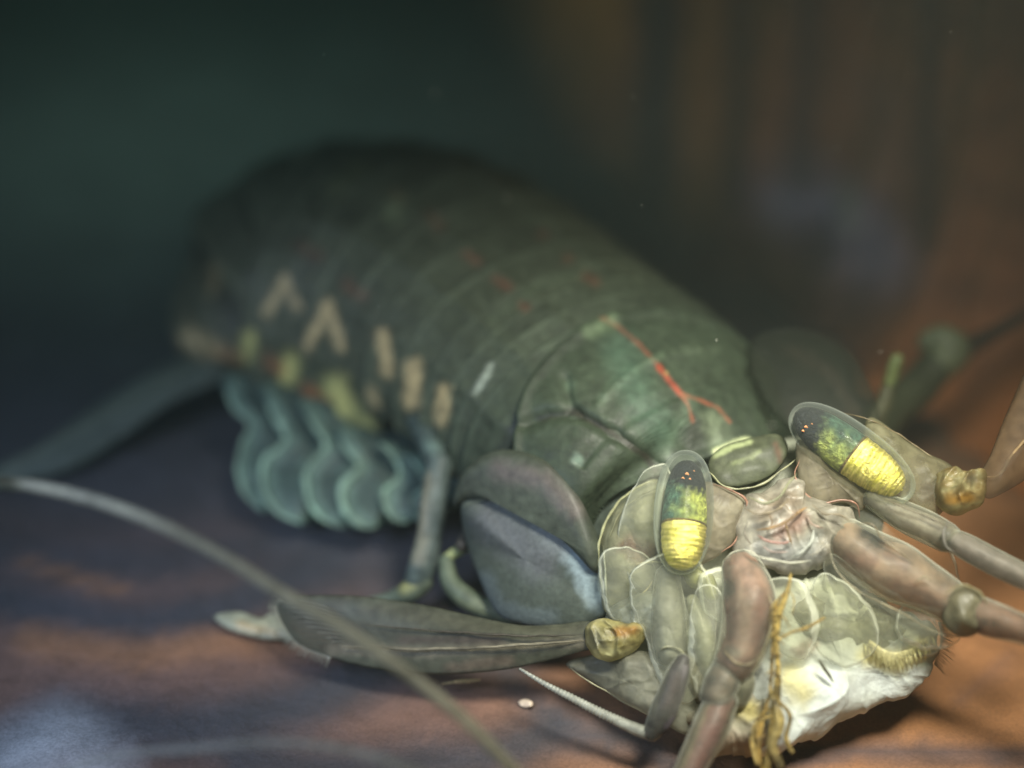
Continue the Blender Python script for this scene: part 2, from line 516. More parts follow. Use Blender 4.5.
marks = [
    # red midline and spots
    ([(394, 194), (400, 200)], 5, RED, 0.28), ([(430, 216), (440, 226)], 5, RED, 0.28), ([(466, 254), (478, 262)], 4, RED, 0.4),
    ([(496, 279), (508, 287)], 4, RED, 0.4), ([(520, 303), (527, 308)], 3.5, RED, 0.45), ([(543, 234)], 5, RED, 0.28), ([(568, 259)], 4, RED, 0.35), ([(585, 276), (596, 282)], 4, RED, 0.35),
    ([(300, 246), (318, 256)], 5, RED, 0.28), ([(345, 284), (362, 296)], 5, RED, 0.35),
    # chevrons
    ([(284, 280), (268, 312)], 4.5, CREAM, 0.6), ([(284, 280), (298, 308)], 4.5, CREAM, 0.5),
    ([(328, 306), (308, 345)], 5, CREAM, 0.75), ([(328, 306), (340, 345)], 5, CREAM, 0.7),
    ([(215, 268), (212, 290)], 5, CREAM, 0.3),
    ([(382, 336), (388, 372)], 6, CREAM, 0.65), ([(414, 366), (412, 402)], 7, CREAM, 0.7), ([(444, 390), (440, 420)], 6, CREAM, 0.6),
    ([(491, 366), (476, 392)], 3.0, (0.26, 0.30, 0.24), 0.8),
    ([(372, 392), (376, 404)], 5, CREAM, 0.5),
    # pleural tips
    ([(188, 338), (215, 352)], 9, CREAM, 0.55), ([(250, 338), (247, 356)], 6, YEL, 0.8), ([(291, 362), (288, 378)], 8, YEL, 0.9),
    ([(334, 388), (345, 412)], 11, YEL, 0.95), ([(364, 424), (368, 432)], 8, YEL, 0.7),
    ([(268, 360), (280, 370)], 5, (0.35, 0.13, 0.05), 0.6), ([(305, 390), (325, 402)], 5, (0.4, 0.15, 0.06), 0.7), ([(222, 352), (240, 358)], 5, (0.35, 0.15, 0.06), 0.5),
    # pale green bloom
    ([(395, 200), (392, 215)], 8, (0.16, 0.19, 0.10), 0.5), ([(360, 165), (335, 190)], 9, (0.11, 0.12, 0.06), 0.5),
    ([(490, 320), (540, 285), (580, 275)], 3, (0.07, 0.09, 0.055), 0.5),
]

def tergite(t0, t1, name='tergite', th0=-1.95, th1=1.95, flare=0.055, nu=20, nth=110, base=GREEN, mat=None, strokes=marks, seed=0.0, thick=0.05, low=0.0):
    """one overlapping back plate; its rear edge stands proud of the next plate"""
    verts, faces, tint = [], [], []
    for layer in (0, 1):
        for i in range(nu + 1):
            u = i / nu
            t = t0 + (t1 - t0) * u
            k = 1.0 + flare * (u ** 2.5) - 0.035 * math.exp(-u * 9) + 0.012 * math.sin(u * math.pi)
            k -= layer * thick / 1.4
            for j in range(nth + 1):
                v = j / nth
                # pleura sweep back and end in a blunt point
                side = abs(2 * v - 1)
                th = th0 + (th1 - th0) * v
                edge = 1 - 0.14 * math.cos((u - 0.62) * math.pi * 1.1) * 0
                tt = t + (t1 - t0) * 0.30 * max(0, side - 0.55) ** 1.5
                if side > 0.8:
                    pinch = (side - 0.8) / 0.2
                    tt = tt + ((t0 + (t1 - t0) * 0.72) - tt) * 0.42 * pinch
                kk = k
                # longitudinal carinae
                for c0 in (0.27, 0.62, 1.05, 1.45):
                    kk += 0.012 * math.exp(-((abs(th) - c0) / 0.045) ** 2) * (1 - 0.4 * math.cos(u * 6.28))
                p = body(tt, th, kk)
                p += Vector((0, 0, 0.012 * noise.noise(p * 3)))
                verts.append(p)
                # dark joint membrane in front, thin pale lip behind
                nn = 0.5 + 0.5 * noise.noise(p * 2.5)
                dk = 1 - 0.72 * math.exp(-((u - 0.13) / 0.085) ** 2) * (0.6 + 0.4 * nn)
                pl = 1 + 0.9 * math.exp(-((u - 0.95) / 0.06) ** 2) * nn
                tint.append((dk * pl, dk * pl, dk * pl * 0.95))
    W1 = nth + 1; LO = (nu + 1) * W1
    for i in range(nu):
        for j in range(nth):
            a = i * W1 + j
            faces.append((a, a + 1, a + 1 + W1, a + W1))
            faces.append((LO + a, LO + a + W1, LO + a + 1 + W1, LO + a + 1))
    for j in range(nth):
        a = nu * W1 + j; faces.append((a, a + 1, LO + a + 1, LO + a))
        a = j; faces.append((a + 1, a, LO + a, LO + a + 1))
    for i in range(nu):
        a = i * W1; faces.append((a, a + W1, LO + a + W1, LO + a))
        a = i * W1 + nth; faces.append((a + W1, a, LO + a, LO + a + W1))
    o = link(name, verts, faces, mat or M_SHELL, SH)
    pigment(o.data, base, strokes, 0.35, 1.7, seed, 1.0, tint=tint)
    return o

# t positions along the spine (0 = front of carapace)
nt_ = len(spine_px) - 1
edges = [2.3, 2.72, 3.1, 3.5, 3.95, 4.5, 5.1, 5.75, 6.45, 7.2, 8.0, 8.8, 9.7, 10.7, 12.0]
for i in range(len(edges) - 1):
    f = i / 13
    tergite(edges[i] / nt_, (edges[i + 1] + 0.12) / nt_, 'tergite', base=lerp3((0.034, 0.045, 0.030), (0.070, 0.075, 0.048), f), seed=i * 2.0,
            th0=-1.6 if i < 6 else -2.12, th1=1.6 if i < 6 else 2.12)

# soft trunk under the plates
def trunk():
    verts, faces = [], []
    n, seg = 60, 40
    for i in range(n):
        t = i / (n - 1)
        p, d, a, b = spine_at(t)
        side = d.cross(Vector((0, 0, 1))).normalized()
        up = side.cross(d).normalized()
        if up.z < 0: up = -up
        e = 0.93 * min(1.0, math.sqrt(max(0.0, 1 - (max(0, 0.06 - t) / 0.07) ** 2))) * min(1.0, math.sqrt(max(0.02, 1 - (max(0, t - 0.93) / 0.072) ** 2)))
        for j in range(seg):
            th = 2 * math.pi * j / seg
            c = math.cos(th)
            verts.append(p + side * (a * e * 0.95 * math.sin(th)) + up * ((b * e if c > 0 else 0.55 * e) * c))
    for i in range(n - 1):
        for j in range(seg):
            a_, b_ = i * seg + j, i * seg + (j + 1) % seg
            faces.append((a_, b_, b_ + seg, a_ + seg))
    faces.append(tuple(range(seg))[::-1]); faces.append(tuple((n - 1) * seg + j for j in range(seg)))
    o = link('trunk', verts, faces, M_SHELL, SH)
    pigment(o.data, (0.08, 0.10, 0.085), (), 0.3)
trunk()

# carapace: central plate with grooves
car_marks = [
    ([(600, 316), (618, 327), (640, 345), (660, 368)], 1.7, RED, 0.8), ([(660, 368), (672, 384), (681, 394)], 2.6, (0.26, 0.045, 0.022), 0.95),
    ([(681, 394), (688, 405), (693, 422)], 1.6, (0.24, 0.06, 0.03), 0.8), ([(681, 394), (700, 400), (718, 408), (730, 422)], 1.5, (0.22, 0.06, 0.03), 0.75),
    ([(666, 373)], 1.8, (0.3, 0.22, 0.08), 0.6),
    ([(599, 405), (609, 390), (646, 362), (662, 355)], 3.0, (0.075,0.105,0.065), 0.7), ([(672, 352), (690, 350), (718, 349)], 3.0, (0.06,0.08,0.05), 0.7),
    ([(570, 385)], 5, (0.08,0.115,0.075), 0.7), ([(604, 398)], 4, (0.08,0.11,0.075), 0.7), ([(590, 330), (610, 322)], 7, (0.12, 0.17, 0.09), 0.6),
    ([(712, 424), (718, 438)], 11, (0.13, 0.16, 0.10), 0.8), ([(694, 436)], 12, (0.035, 0.04, 0.03), 0.95),
    ([(665, 452), (690, 400)], 7, (0.10, 0.14, 0.09), 0.4),
    ([(620, 350), (640, 400), (660, 430)], 16, (0.06, 0.11, 0.075), 0.5),
    ([(716, 452), (732, 444), (748, 440)], 3, (0.5, 0.55, 0.3), 0.8), ([(735, 460), (752, 456)], 2.4, (0.3, 0.32, 0.2), 0.6),  # yellowish highlight lines painted on at the front
    ([(575, 412), (602, 427), (646, 456), (655, 470)], 3.2, (0.02, 0.018, 0.012), 0.9), ([(540, 418), (572, 412)], 3.0, (0.02, 0.02, 0.015), 0.8),
    ([(577, 460)], 5, (0.2, 0.28, 0.22), 0.6),
]
GROOVES = [([(520, 424), (545, 414), (575, 412), (602, 427), (630, 445), (650, 462), (668, 476)], 6.0, 0.075),
           ([(565, 378), (566, 395), (571, 412)], 6.0, 0.05),
           ([(752, 371), (768, 395), (775, 420)], 6.0, 0.06), ([(599, 405), (615, 385), (646, 362), (700, 350)], 4.5, -0.02),
           ([(676, 430), (690, 446), (708, 440)], 10.0, 0.05)]
def up_n(t, th):
    a = body(t, th, 1.0); b = body(t, th, 1.05)
    return (b - a).normalized()
def carapace():
    verts, faces = [], []
    nu, nth = 130, 260
    for layer in (0, 1):
        for i in range(nu + 1):
            u = i / nu
            for j in range(nth + 1):
                v = j / nth; th = -1.40 + 2.80 * v
                fr = 0.10 + 0.50 * max(0, abs(th) - 0.25) ** 1.1      # front edge narrows to the rostrum
                t = (fr * (1 - u) + (2.88 - 0.62 * abs(th) ** 1.6) * u) / nt_
                k = 1.05 - layer * 0.05
                k -= 0.008 * max(0, 1 - (th + 1.40) / 0.22) + 0.02 * max(0, 1 - u / 0.06) + 0.025 * max(0, (u - 0.985) / 0.015)
                if layer == 0:
                    # gastric grooves and the raised central field
                    g = abs(th) - (0.62 + 0.28 * u)
                    k += 0.012 * math.exp(-((g + 0.2) / 0.12) ** 2)
                    k += 0.012 * math.exp(-((th) / 0.035) ** 2)
                    k -= 0.025 * math.exp(-((u - 0.52 - 0.1 * abs(th)) / 0.03) ** 2) * (abs(th) < 0.9)
                    k += 0.03 * math.exp(-((u - 0.97) / 0.03) ** 2)
                p = body(t, th, k)
                if layer == 0:
                    p += Vector((0, 0, 0.03 * noise.noise(p * 1.6) + 0.008 * noise.noise(p * 7)))
                    x_, y_, _d = PX(p)
                    for gl, gw, gd in GROOVES:
                        q_ = seg_dist(x_, y_, gl) / gw
                        if q_ < 2.5:
                            p -= up_n(t, th) * gd * math.exp(-q_ * q_)
                verts.append(p)
    W1 = nth + 1; LO = (nu + 1) * W1
    for i in range(nu):
        for j in range(nth):
            a = i * W1 + j
            faces.append((a, a + 1, a + 1 + W1, a + W1)); faces.append((LO + a, LO + a + W1, LO + a + 1 + W1, LO + a + 1))
    for j in range(nth):
        a = nu * W1 + j; faces.append((a, a + 1, LO + a + 1, LO + a))
        a = j; faces.append((a + 1, a, LO + a, LO + a + 1))
    for i in range(nu):
        a = i * W1; faces.append((a, a + W1, LO + a + W1, LO + a))
        a = i * W1 + nth; faces.append((a + W1, a, LO + a, LO + a + W1))
    o = link('carapace', verts, faces, M_SHELL, SH)
    pigment(o.data, (0.031, 0.043, 0.026), car_marks, 0.4, 1.4, 3.0)
carapace()

# carapace wings standing in front of the trunk
blade('carapace_lobe', [(750, 340, 16.2), (795, 328, 16.3), (840, 344, 16.1), (866, 376, 15.8), (880, 425, 15.4), (850, 445, 15.2), (790, 430, 15.2), (755, 385, 15.6)],
      M_SHELL, SH, thick=0.05, bulge=0.15, base=(0.024, 0.028, 0.018), alpha=0.30, strokes=[([(790, 350), (830, 372), (855, 410)], 6, (0.05, 0.045, 0.03), 0.6)], seed=6)

# head mass behind the face plates
blade('head', [(612, 520, 15.2), (650, 490, 15.2), (700, 475, 15.3), (780, 440, 15.4), (850, 430, 15.3), (890, 470, 15.1), (880, 540, 15.0), (860, 610, 14.95), (800, 640, 14.9), (720, 640, 14.9), (650, 630, 14.9), (610, 580, 15.0)],
      M_SOFT, SH, thick=0.25, bulge=0.20, n=120, rings=30, base=(0.42, 0.44, 0.34), lump=0.10, lscale=4.0, seed=9, mottled=0.35, scale=4, ridges=(2.6, 0.05, 0.6, (0.30, 0.30, 0.21)),
      strokes=[([(620, 560), (640, 570)], 18, (0.22, 0.10, 0.07), 0.6), ([(700, 600)], 20, (0.30, 0.28, 0.2), 0.4), ([(660, 590), (690, 600)], 18, (0.25, 0.26, 0.2), 0.6)])

# rostral plate
rp = blade('rostral_plate', [(708, 462, 14.75), (722, 447, 14.8), (750, 438, 14.85), (778, 434, 14.85), (788, 450, 14.75), (776, 472, 14.65), (752, 484, 14.6), (728, 487, 14.6), (712, 480, 14.65)],
      M_SHELL, SH, thick=0.03, bulge=0.04, base=(0.055, 0.062, 0.035), seed=11, n=91, rings=20, lump=0.02, lscale=7,
      strokes=[([(716, 456), (732, 447), (750, 442)], 2.4, (0.28, 0.32, 0.16), 0.8), ([(733, 463), (752, 457), (760, 452)], 2.2, (0.14, 0.16, 0.08), 0.8), ([(776, 445), (780, 460)], 3, (0.10, 0.045, 0.03), 0.6)])  # pale highlight lines painted into the plate's colour
rim('rim', [(708, 470, 14.62), (722, 485, 14.56), (740, 489, 14.54), (762, 484, 14.54), (782, 470, 14.6), (798, 457, 14.65)], 3.5, M_RIM, rp, (0.42, 0.42, 0.26))

def segment(pts, core_col, parent, seed=0, strokes=(), core_k=0.84, alpha=0.72, outer=(0.66, 0.67, 0.55), n=44, lump=0.10):
    """limb segment: thin clear cuticle tube round coloured tissue"""
    o = sweep('peduncle_segment', tw([(x, y, d, w_ * core_k) for x, y, d, w_ in pts]), M_SOFT, parent, n=n, seg=26, base=core_col, seed=seed, lump=lump * 3.5, mottled=0.6, scale=6, strokes=strokes, alpha=alpha, ridges=(2.2, 0, 0.55, tuple(min(0.6, c * 1.7 + 0.03) for c in core_col)))
    sweep('cuticle', tw(pts), M_CUT, o, n=n, seg=28, base=outer, seed=seed, lump=lump, mottled=0.3, alpha=1.0)
    return o

# ---- eyes
def eye(top, bot, d0, d1, wide, label, core_sh, glint, gold_from):
    """capsule with a clear outer wall; inside it a dark cap, a green field, a dark slit and a ribbed golden field"""
    e = bpy.data.objects.new('eye', None); COL.objects.link(e); e.parent = SH
    e.matrix_parent_inverse = parent_matrix(SH).inverted()
    e['label'] = label
    A, B = Vector((top[0], top[1])), Vector((bot[0], bot[1]))
    def ctrl_line(k0, k1, prof, wd, shift, dd):
        out = []
        for k, f in prof:
            t = k0 + (k1 - k0) * k
            q = A + (B - A) * t + Vector(shift)
            out.append((q.x, q.y, d0 + (d1 - d0) * t + dd, wd * f))
        return tw(out)
    def cap(k, p=2.3): return max(0.05, (1 - abs(2 * k - 1) ** p) ** (1 / p))
    prof = [(k, cap(k)) for k in [0.5 - 0.5 * math.cos(math.pi * i / 24) for i in range(25)]]
    sweep('cornea', ctrl_line(0, 1, prof, wide, (0, 0), 0), M_CLEAR, e, n=72, seg=40, flat=0.9, caps=False)
    ax = (B - A).normalized(); nrm = Vector((-ax.y, ax.x))
    # inner core
    pc = [(0, 0.30), (0.05, 0.58), (0.14, 0.82), (0.3, 0.96), (0.6, 1.0), (0.85, 0.95), (0.95, 0.78), (1.0, 0.5)]
    L = (B - A).length
    def gr(co, c, a):
        x, y, _ = PX(co)
        v = Vector((x, y)) - A - Vector(core_sh)
        t = v.dot(ax) / L; s = v.dot(nrm) / (wide * 0.36)
        n1 = noise.noise(co * 16); n2 = noise.noise(co * 34)
        green = lerp3((0.05, 0.11, 0.075), (0.42, 0.46, 0.10), max(0, min(1, (0.75 * glint[2] * s + 0.30 + 0.35 * t + 0.45 * n1))))
        c = lerp3((0.006, 0.008, 0.012), green, max(0, min(1, (t - 0.23 - 0.06 * n2 - 0.05 * s * glint[2]) / 0.09)))
        return c, a
    def gr2(co, c, a):
        x, y, _ = PX(co)
        v = Vector((x, y)) - A
        t = v.dot(ax); s = v.dot(nrm)
        band = noise.noise(Vector((t * 0.55 + 0.9 * noise.noise(co * 7), s * 0.05, 3)))
        k = max(0, min(1, 0.42 + 2.4 * band + 0.3 * noise.noise(co * 6)))
        return lerp3((0.95, 0.80, 0.22), (0.50, 0.44, 0.035), k), a
    g = gold_from
    sweep('faceted_core', ctrl_line(0.05, 0.05 + (g - 0.05), [(k, (1 - (1 - k) ** 2.5) ** (1 / 2.5) if k > 0 else 0.06) for k in (0, 0.01, 0.03, 0.07, 0.13, 0.22, 0.35, 0.5, 0.75, 1)], wide * 0.75, core_sh, 0.02), M_FACET, e, n=70, seg=48, flat=0.9, grad=gr, mottled=0.5, scale=20, caps=True)
    sweep('dark_slit', ctrl_line(g + 0.002, g + 0.018, [(0, 1.0), (0.5, 1.02), (1, 1.0)], wide * 0.755, core_sh, 0.015), M_FACET, e, n=6, seg=48, flat=0.9, base=(0.16, 0.11, 0.03), caps=False)
    sweep('golden_field', ctrl_line(g + 0.025, 0.93, [(k, (1 - k ** 2.6) ** (1 / 2.6) if k < 1 else 0.06) for k in (0, 0.25, 0.45, 0.62, 0.76, 0.87, 0.94, 0.98, 0.995, 1)], wide * 0.75, core_sh, 0.02), M_GOLD, e, n=90, seg=48, flat=0.9, grad=gr2, mottled=0.35, scale=14, ring=(12, 0.014), caps=True)
    # orange glints of the lamp, modelled as tiny coloured beads on the cap
    for gx, gy, gs in glint[3]:
        q = W(gx, gy, d0 - wide * 0.36 * d0 / F - 0.04)
        sweep('lamp_glint', [(q.x - 0.02 * gs, q.y, q.z, 0.010 * gs), (q.x, q.y, q.z + 0.004, 0.017 * gs), (q.x + 0.022 * gs, q.y, q.z - 0.006, 0.010 * gs)], M_RIM, e, n=8, seg=8, base=(0.85, 0.38, 0.16), flat=0.5, lump=0.9, seed=gx)
    return e
eye((687, 451), (680, 574), 14.55, 14.15, 60, 'eye nearer the left, upright, pressed beside the carapace wing', (1, 4), (0, 0, -1, [(687, 474, 0.6), (683, 478, 0.5), (690, 479, 0.35), (694, 471, 0.3)]), 0.56)
eye((792, 410), (912, 497), 14.62, 14.28, 60, 'eye nearer the right, tilted over to the right', (-2, -1), (0, 0, 1, [(806, 427, 0.6), (803, 431, 0.4), (812, 424, 0.3), (836, 437, 0.45)]), 0.515)

# ---- eye stalks and orbital plates
st = blade('eye_stalk', [(704, 482, 14.5), (724, 487, 14.48), (745, 499, 14.48), (742, 520, 14.45), (734, 542, 14.42), (712, 560, 14.4), (694, 560, 14.42), (694, 500, 14.5)], M_SOFT, SH, thick=0.07, bulge=0.08,
           base=(0.42, 0.37, 0.27), alpha=0.55, seed=13, lump=0.03, n=80, rings=20, ridges=(2.2, 0.02, 0.35, (0.36, 0.30, 0.24)))
rim('rim', [(712, 484, 14.4), (730, 490, 14.38), (746, 500, 14.38), (744, 520, 14.36), (736, 541, 14.34), (722, 552, 14.32)], 3.4, M_RIM, st, (0.42, 0.24, 0.17))
st = blade('eye_stalk', [(796, 456, 14.6), (800, 440, 14.7), (830, 470, 14.6), (866, 492, 14.5), (862, 510, 14.42), (845, 502, 14.45), (818, 506, 14.45), (802, 490, 14.5)], M_SOFT, SH, thick=0.07, bulge=0.05,
           base=(0.40, 0.35, 0.24), alpha=0.55, seed=14, lump=0.03, n=80, rings=20, ridges=(2.2, 0.02, 0.35, (0.36, 0.30, 0.24)))
rim('rim', [(799, 460, 14.5), (795, 475, 14.44), (804, 492, 14.4), (820, 503, 14.38), (842, 500, 14.38), (856, 504, 14.36), (860, 518, 14.36)], 3.4, M_RIM, st, (0.42, 0.23, 0.16))

ob = blade('orbital_plate', [(658, 480, 14.85), (634, 490, 14.85), (612, 512, 14.85), (600, 545, 14.8), (601, 580, 14.75), (606, 612, 14.7), (640, 606, 14.65), (668, 590, 14.6), (672, 520, 14.75)], M_SOFT, SH, thick=0.06, bulge=0.16,
           base=(0.42, 0.42, 0.27), alpha=0.6, seed=15, lump=0.05, n=110, rings=30, mottled=0.4, scale=4, ridges=(1.9, 0.03, 0.4, (0.30, 0.29, 0.19)),
           strokes=[([(628, 545), (642, 555), (655, 552)], 9, (0.20, 0.07, 0.045), 0.75), ([(615, 575), (625, 595)], 10, (0.16, 0.17, 0.11), 0.5)])
rim('rim', [(660, 479, 14.72), (636, 488, 14.72), (613, 509, 14.72), (599, 543, 14.68), (601, 580, 14.62), (606, 612, 14.58)], 4.0, M_RIM, ob, (0.42, 0.42, 0.24))
rim('rim', [(664, 486, 14.66), (640, 496, 14.66), (620, 514, 14.66), (608, 540, 14.6)], 2.4, M_RIM, ob, (0.30, 0.30, 0.18))
rim('fold', [(630, 565, 14.5), (660, 562, 14.45), (695, 566, 14.4)], 3.4, M_RIM, ob, (0.40, 0.37, 0.22))
rim('fold', [(690, 545, 14.3), (700, 562, 14.28), (706, 578, 14.3)], 3.0, M_RIM, ob, (0.45, 0.42, 0.3))
rim('fold', [(656, 575, 14.45), (645, 592, 14.45), (622, 606, 14.5), (606, 614, 14.5)], 2.6, M_RIM, ob, (0.36, 0.32, 0.18))

wd = blade('orbital_plate', [(868, 418, 14.7), (895, 432, 14.7), (925, 452, 14.65), (954, 469, 14.6), (950, 500, 14.5), (930, 520, 14.45), (895, 510, 14.5), (870, 500, 14.55), (862, 460, 14.65)], M_SOFT, SH, thick=0.07, bulge=0.08,
           base=(0.32, 0.30, 0.18), alpha=0.55, seed=16, lump=0.05, n=90, rings=24, mottled=0.4, scale=4, ridges=(1.9, 0.03, 0.35, (0.28, 0.25, 0.16)), strokes=[([(928, 490)], 12, (0.13, 0.13, 0.12), 0.6), ([(895, 497), (915, 500)], 6, (0.34, 0.34, 0.24), 0.6)])
rim('rim', [(840, 412, 14.7), (870, 420, 14.62), (898, 434, 14.62), (926, 453, 14.58), (954, 470, 14.52)], 2.4, M_RIM, wd, (0.27, 0.21, 0.12))

# ---- mouth field between the eyes: crumpled translucent folds
mf = blade('mouth_field', [(742, 500, 14.5), (765, 490, 14.55), (795, 478, 14.55), (815, 500, 14.5), (850, 510, 14.4), (858, 535, 14.35), (836, 560, 14.3), (800, 575, 14.25), (768, 570, 14.25), (735, 556, 14.3)],
           M_GLOSS, SH, thick=0.12, bulge=0.12, n=140, rings=44, base=(0.42, 0.39, 0.32), lump=0.08, lscale=5.0, seed=18, mottled=0.35, scale=6, ridges=(2.4, 0.035, 0.7, (0.60, 0.57, 0.46)), alpha=0.9, ragged=5,
           strokes=[([(765, 510), (790, 500)], 12, (0.28, 0.20, 0.13), 0.6), ([(780, 535), (800, 520)], 8, (0.42, 0.2, 0.15), 0.55), ([(760, 552), (810, 556)], 10, (0.42, 0.44, 0.44), 0.7), ([(815, 535), (800, 553)], 6, (0.5, 0.52, 0.48), 0.8)])
folds = [
    ([(748, 497), (765, 503), (780, 497), (788, 484), (797, 473)], 3.6, (0.42, 0.42, 0.26)),
    ([(744, 508), (758, 514), (776, 510), (790, 498)], 2.8, (0.36, 0.30, 0.2)),
    ([(756, 530), (770, 528), (786, 522), (798, 513), (808, 507)], 3.4, (0.50, 0.33, 0.16)),
    ([(757, 535), (768, 541), (782, 543), (792, 541)], 3.2, (0.46, 0.28, 0.24)),
    ([(786, 522), (788, 534), (793, 546)], 2.8, (0.48, 0.34, 0.18)),
    ([(814, 529), (812, 540), (803, 551), (790, 559)], 4.0, (0.62, 0.64, 0.58)),
    ([(768, 512), (772, 522), (768, 530)], 2.4, (0.34, 0.26, 0.18)),
    ([(812, 505), (824, 514), (838, 514), (850, 522)], 3.0, (0.40, 0.34, 0.24)),
    ([(806, 516), (812, 524), (824, 528)], 2.8, (0.46, 0.36, 0.3)),
    ([(742, 548), (756, 556), (772, 560), (792, 563), (812, 560)], 3.4, (0.50, 0.50, 0.42)),
    ([(748, 520), (745, 535), (752, 546)], 2.6, (0.40, 0.36, 0.3)),
    ([(828, 535), (822, 548), (810, 556)], 2.6, (0.44, 0.42, 0.36)),
    ([(762, 546), (772, 552), (788, 552)], 2.4, (0.54, 0.44, 0.40)),
]
for i, (pl, wd_, c) in enumerate(folds):
    rim('fold', [(x, y, 14.02 + 0.0012 * (560 - y)) for x, y in pl], wd_ * 1.3, M_GLOSS, mf, c, n=24, seed=i * 1.0)

# ---- antennae (outer pair)
# its right antenna, on the left of the picture
an = bpy.data.objects.new('antenna', None); COL.objects.link(an); an.parent = SH; an.matrix_parent_inverse = parent_matrix(SH).inverted()
an['label'] = 'antenna on the left of the picture, with the broad scale laid out to the left'
blade('base_segment', [(606, 612, 14.6), (630, 596, 14.55), (660, 590, 14.5), (690, 600, 14.45), (700, 630, 14.4), (690, 660, 14.35), (665, 662, 14.35), (646, 640, 14.4), (620, 628, 14.5)], M_GLOSS, an, thick=0.10, bulge=0.10, base=(0.34, 0.36, 0.29), alpha=0.7, lump=0.06, seed=20, n=90, rings=26, ridges=(2.4, 0.04, 0.6, (0.38, 0.40, 0.33)),
      strokes=[([(650, 610), (672, 606)], 9, (0.36, 0.40, 0.40), 0.7)])
blade('scale_joint', [(585, 628, 14.45), (600, 618, 14.42), (622, 622, 14.4), (647, 624, 14.4), (643, 643, 14.35), (628, 655, 14.35), (606, 662, 14.35), (589, 650, 14.4)], M_GLOSS, an, thick=0.10, bulge=0.08, base=(0.38, 0.34, 0.14), lump=0.05, lscale=8, alpha=0.85, seed=21, n=90, rings=26, mottled=0.5, scale=9, ridges=(4.5, 0.05, 0.8, (0.50, 0.46, 0.24)), ragged=2,
      strokes=[([(595, 638), (602, 645)], 7, (0.10, 0.11, 0.10), 0.6), ([(618, 632), (634, 630)], 5, (0.45, 0.22, 0.05), 0.8), ([(600, 655), (630, 652)], 4, (0.6, 0.58, 0.3), 0.8)])
SC_OUT = [(276, 606, 15.25), (284, 598, 15.22), (318, 595, 15.15), (360, 596, 15.05), (420, 604, 14.95), (470, 615, 14.85), (520, 625, 14.7), (560, 624, 14.6), (592, 622, 14.5), (596, 646, 14.45), (580, 652, 14.48), (554, 659, 14.55), (510, 669, 14.65), (460, 674, 14.75), (420, 674, 14.85), (370, 668, 14.95), (330, 658, 15.05), (300, 646, 15.15), (284, 626, 15.22)]
scl = blade('antennal_scale', SC_OUT, M_SHELL, an, thick=0.025, bulge=0.03, core=((310, 622, 15.15), (580, 638, 14.5)), n=130, rings=16, base=(0.07, 0.074, 0.052), alpha=0.66, seed=22, mottled=0.35,
      strokes=[([(360, 606), (480, 628), (580, 632)], 7, (0.075, 0.075, 0.05), 0.8), ([(330, 650), (430, 652), (590, 642)], 5, (0.19, 0.17, 0.125), 0.8), ([(400, 640), (500, 640)], 4, (0.085, 0.06, 0.05), 0.6),
               ([(510, 660), (450, 668)], 5, (0.15, 0.11, 0.08), 0.6), ([(350, 614)], 8, (0.08, 0.09, 0.07), 0.6)])
an_l = an
rim('rib', [(340, 646, 14.92), (430, 649, 14.75), (520, 645, 14.52), (586, 640, 14.38)], 5, M_SHELL, an, (0.19, 0.17, 0.12))
rim('rib', [(360, 624, 14.90), (450, 632, 14.72), (530, 636, 14.5), (584, 634, 14.38)], 3, M_SHELL, an, (0.07, 0.06, 0.045))

def bristles(name, path, outdir, length, n, r, mat, parent, base, jitter=0.25, seed=1, alpha=1.0):
    """a row of fine hairs along path [(px,py,d)]"""
    rnd = random.Random(seed)
    P = cat(path, n)
    verts, faces = [], []
    for k in range(n):
        a = W(*P[k])
        ang = outdir[0] + (outdir[1] - outdir[0]) * k / (n - 1) + rnd.uniform(-jitter, jitter) * 0.4
        ln = length * rnd.uniform(0.6, 1.15)
        dpx = Vector((math.cos(ang), -math.sin(ang)))
        prev = None
        for s in range(4):
            f = s / 3
            p = W(P[k][0] + dpx.x * ln * f, P[k][1] + dpx.y * ln * f + 1.5 * f * f, P[k][2] - 0.03 * f)
            rr = r * (1 - 0.75 * f)
            base_i = len(verts)
            for q in range(3):
                an_ = q * 2.094
                verts.append(p + RGT * math.cos(an_) * rr + UPV * math.sin(an_) * rr)
            if prev is not None:
                for q in range(3):
                    faces.append((prev + q, prev + (q + 1) % 3, base_i + (q + 1) % 3, base_i + q))
            prev = base_i
    o = link(name, verts, faces, mat, parent, kind='stuff')
    pigment(o.data, base, (), 0.2, alpha=alpha)
    return o
bristles('setae', [(284, 600, 15.2), (277, 608, 15.24), (284, 626, 15.2), (300, 645, 15.13), (330, 657, 15.03)], (2.7, 4.3), 13, 60, 0.006, M_RIM, an, (0.3, 0.3, 0.24))
for k in range(9):
    y0 = 602 + k * 5.0
    rim('scale_ray', [(280 + k * 2.4, y0, 15.16), (305 + k * 2.4, y0 + 0.5, 15.06), (345, 612 + k * 3.6, 14.96)], 1.6, M_RIM, an, (0.20, 0.20, 0.16), n=12)
segment([(668, 575, 14.4, 26), (668, 605, 14.36, 34), (669, 635, 14.3, 36), (672, 655, 14.25, 34)], (0.38, 0.39, 0.31), an, seed=23)
rim('joint_edge', [(659, 652, 14.16), (667, 647, 14.12), (680, 650, 14.12), (688, 660, 14.14)], 4, M_GLOSS, an, (0.45, 0.45, 0.32))
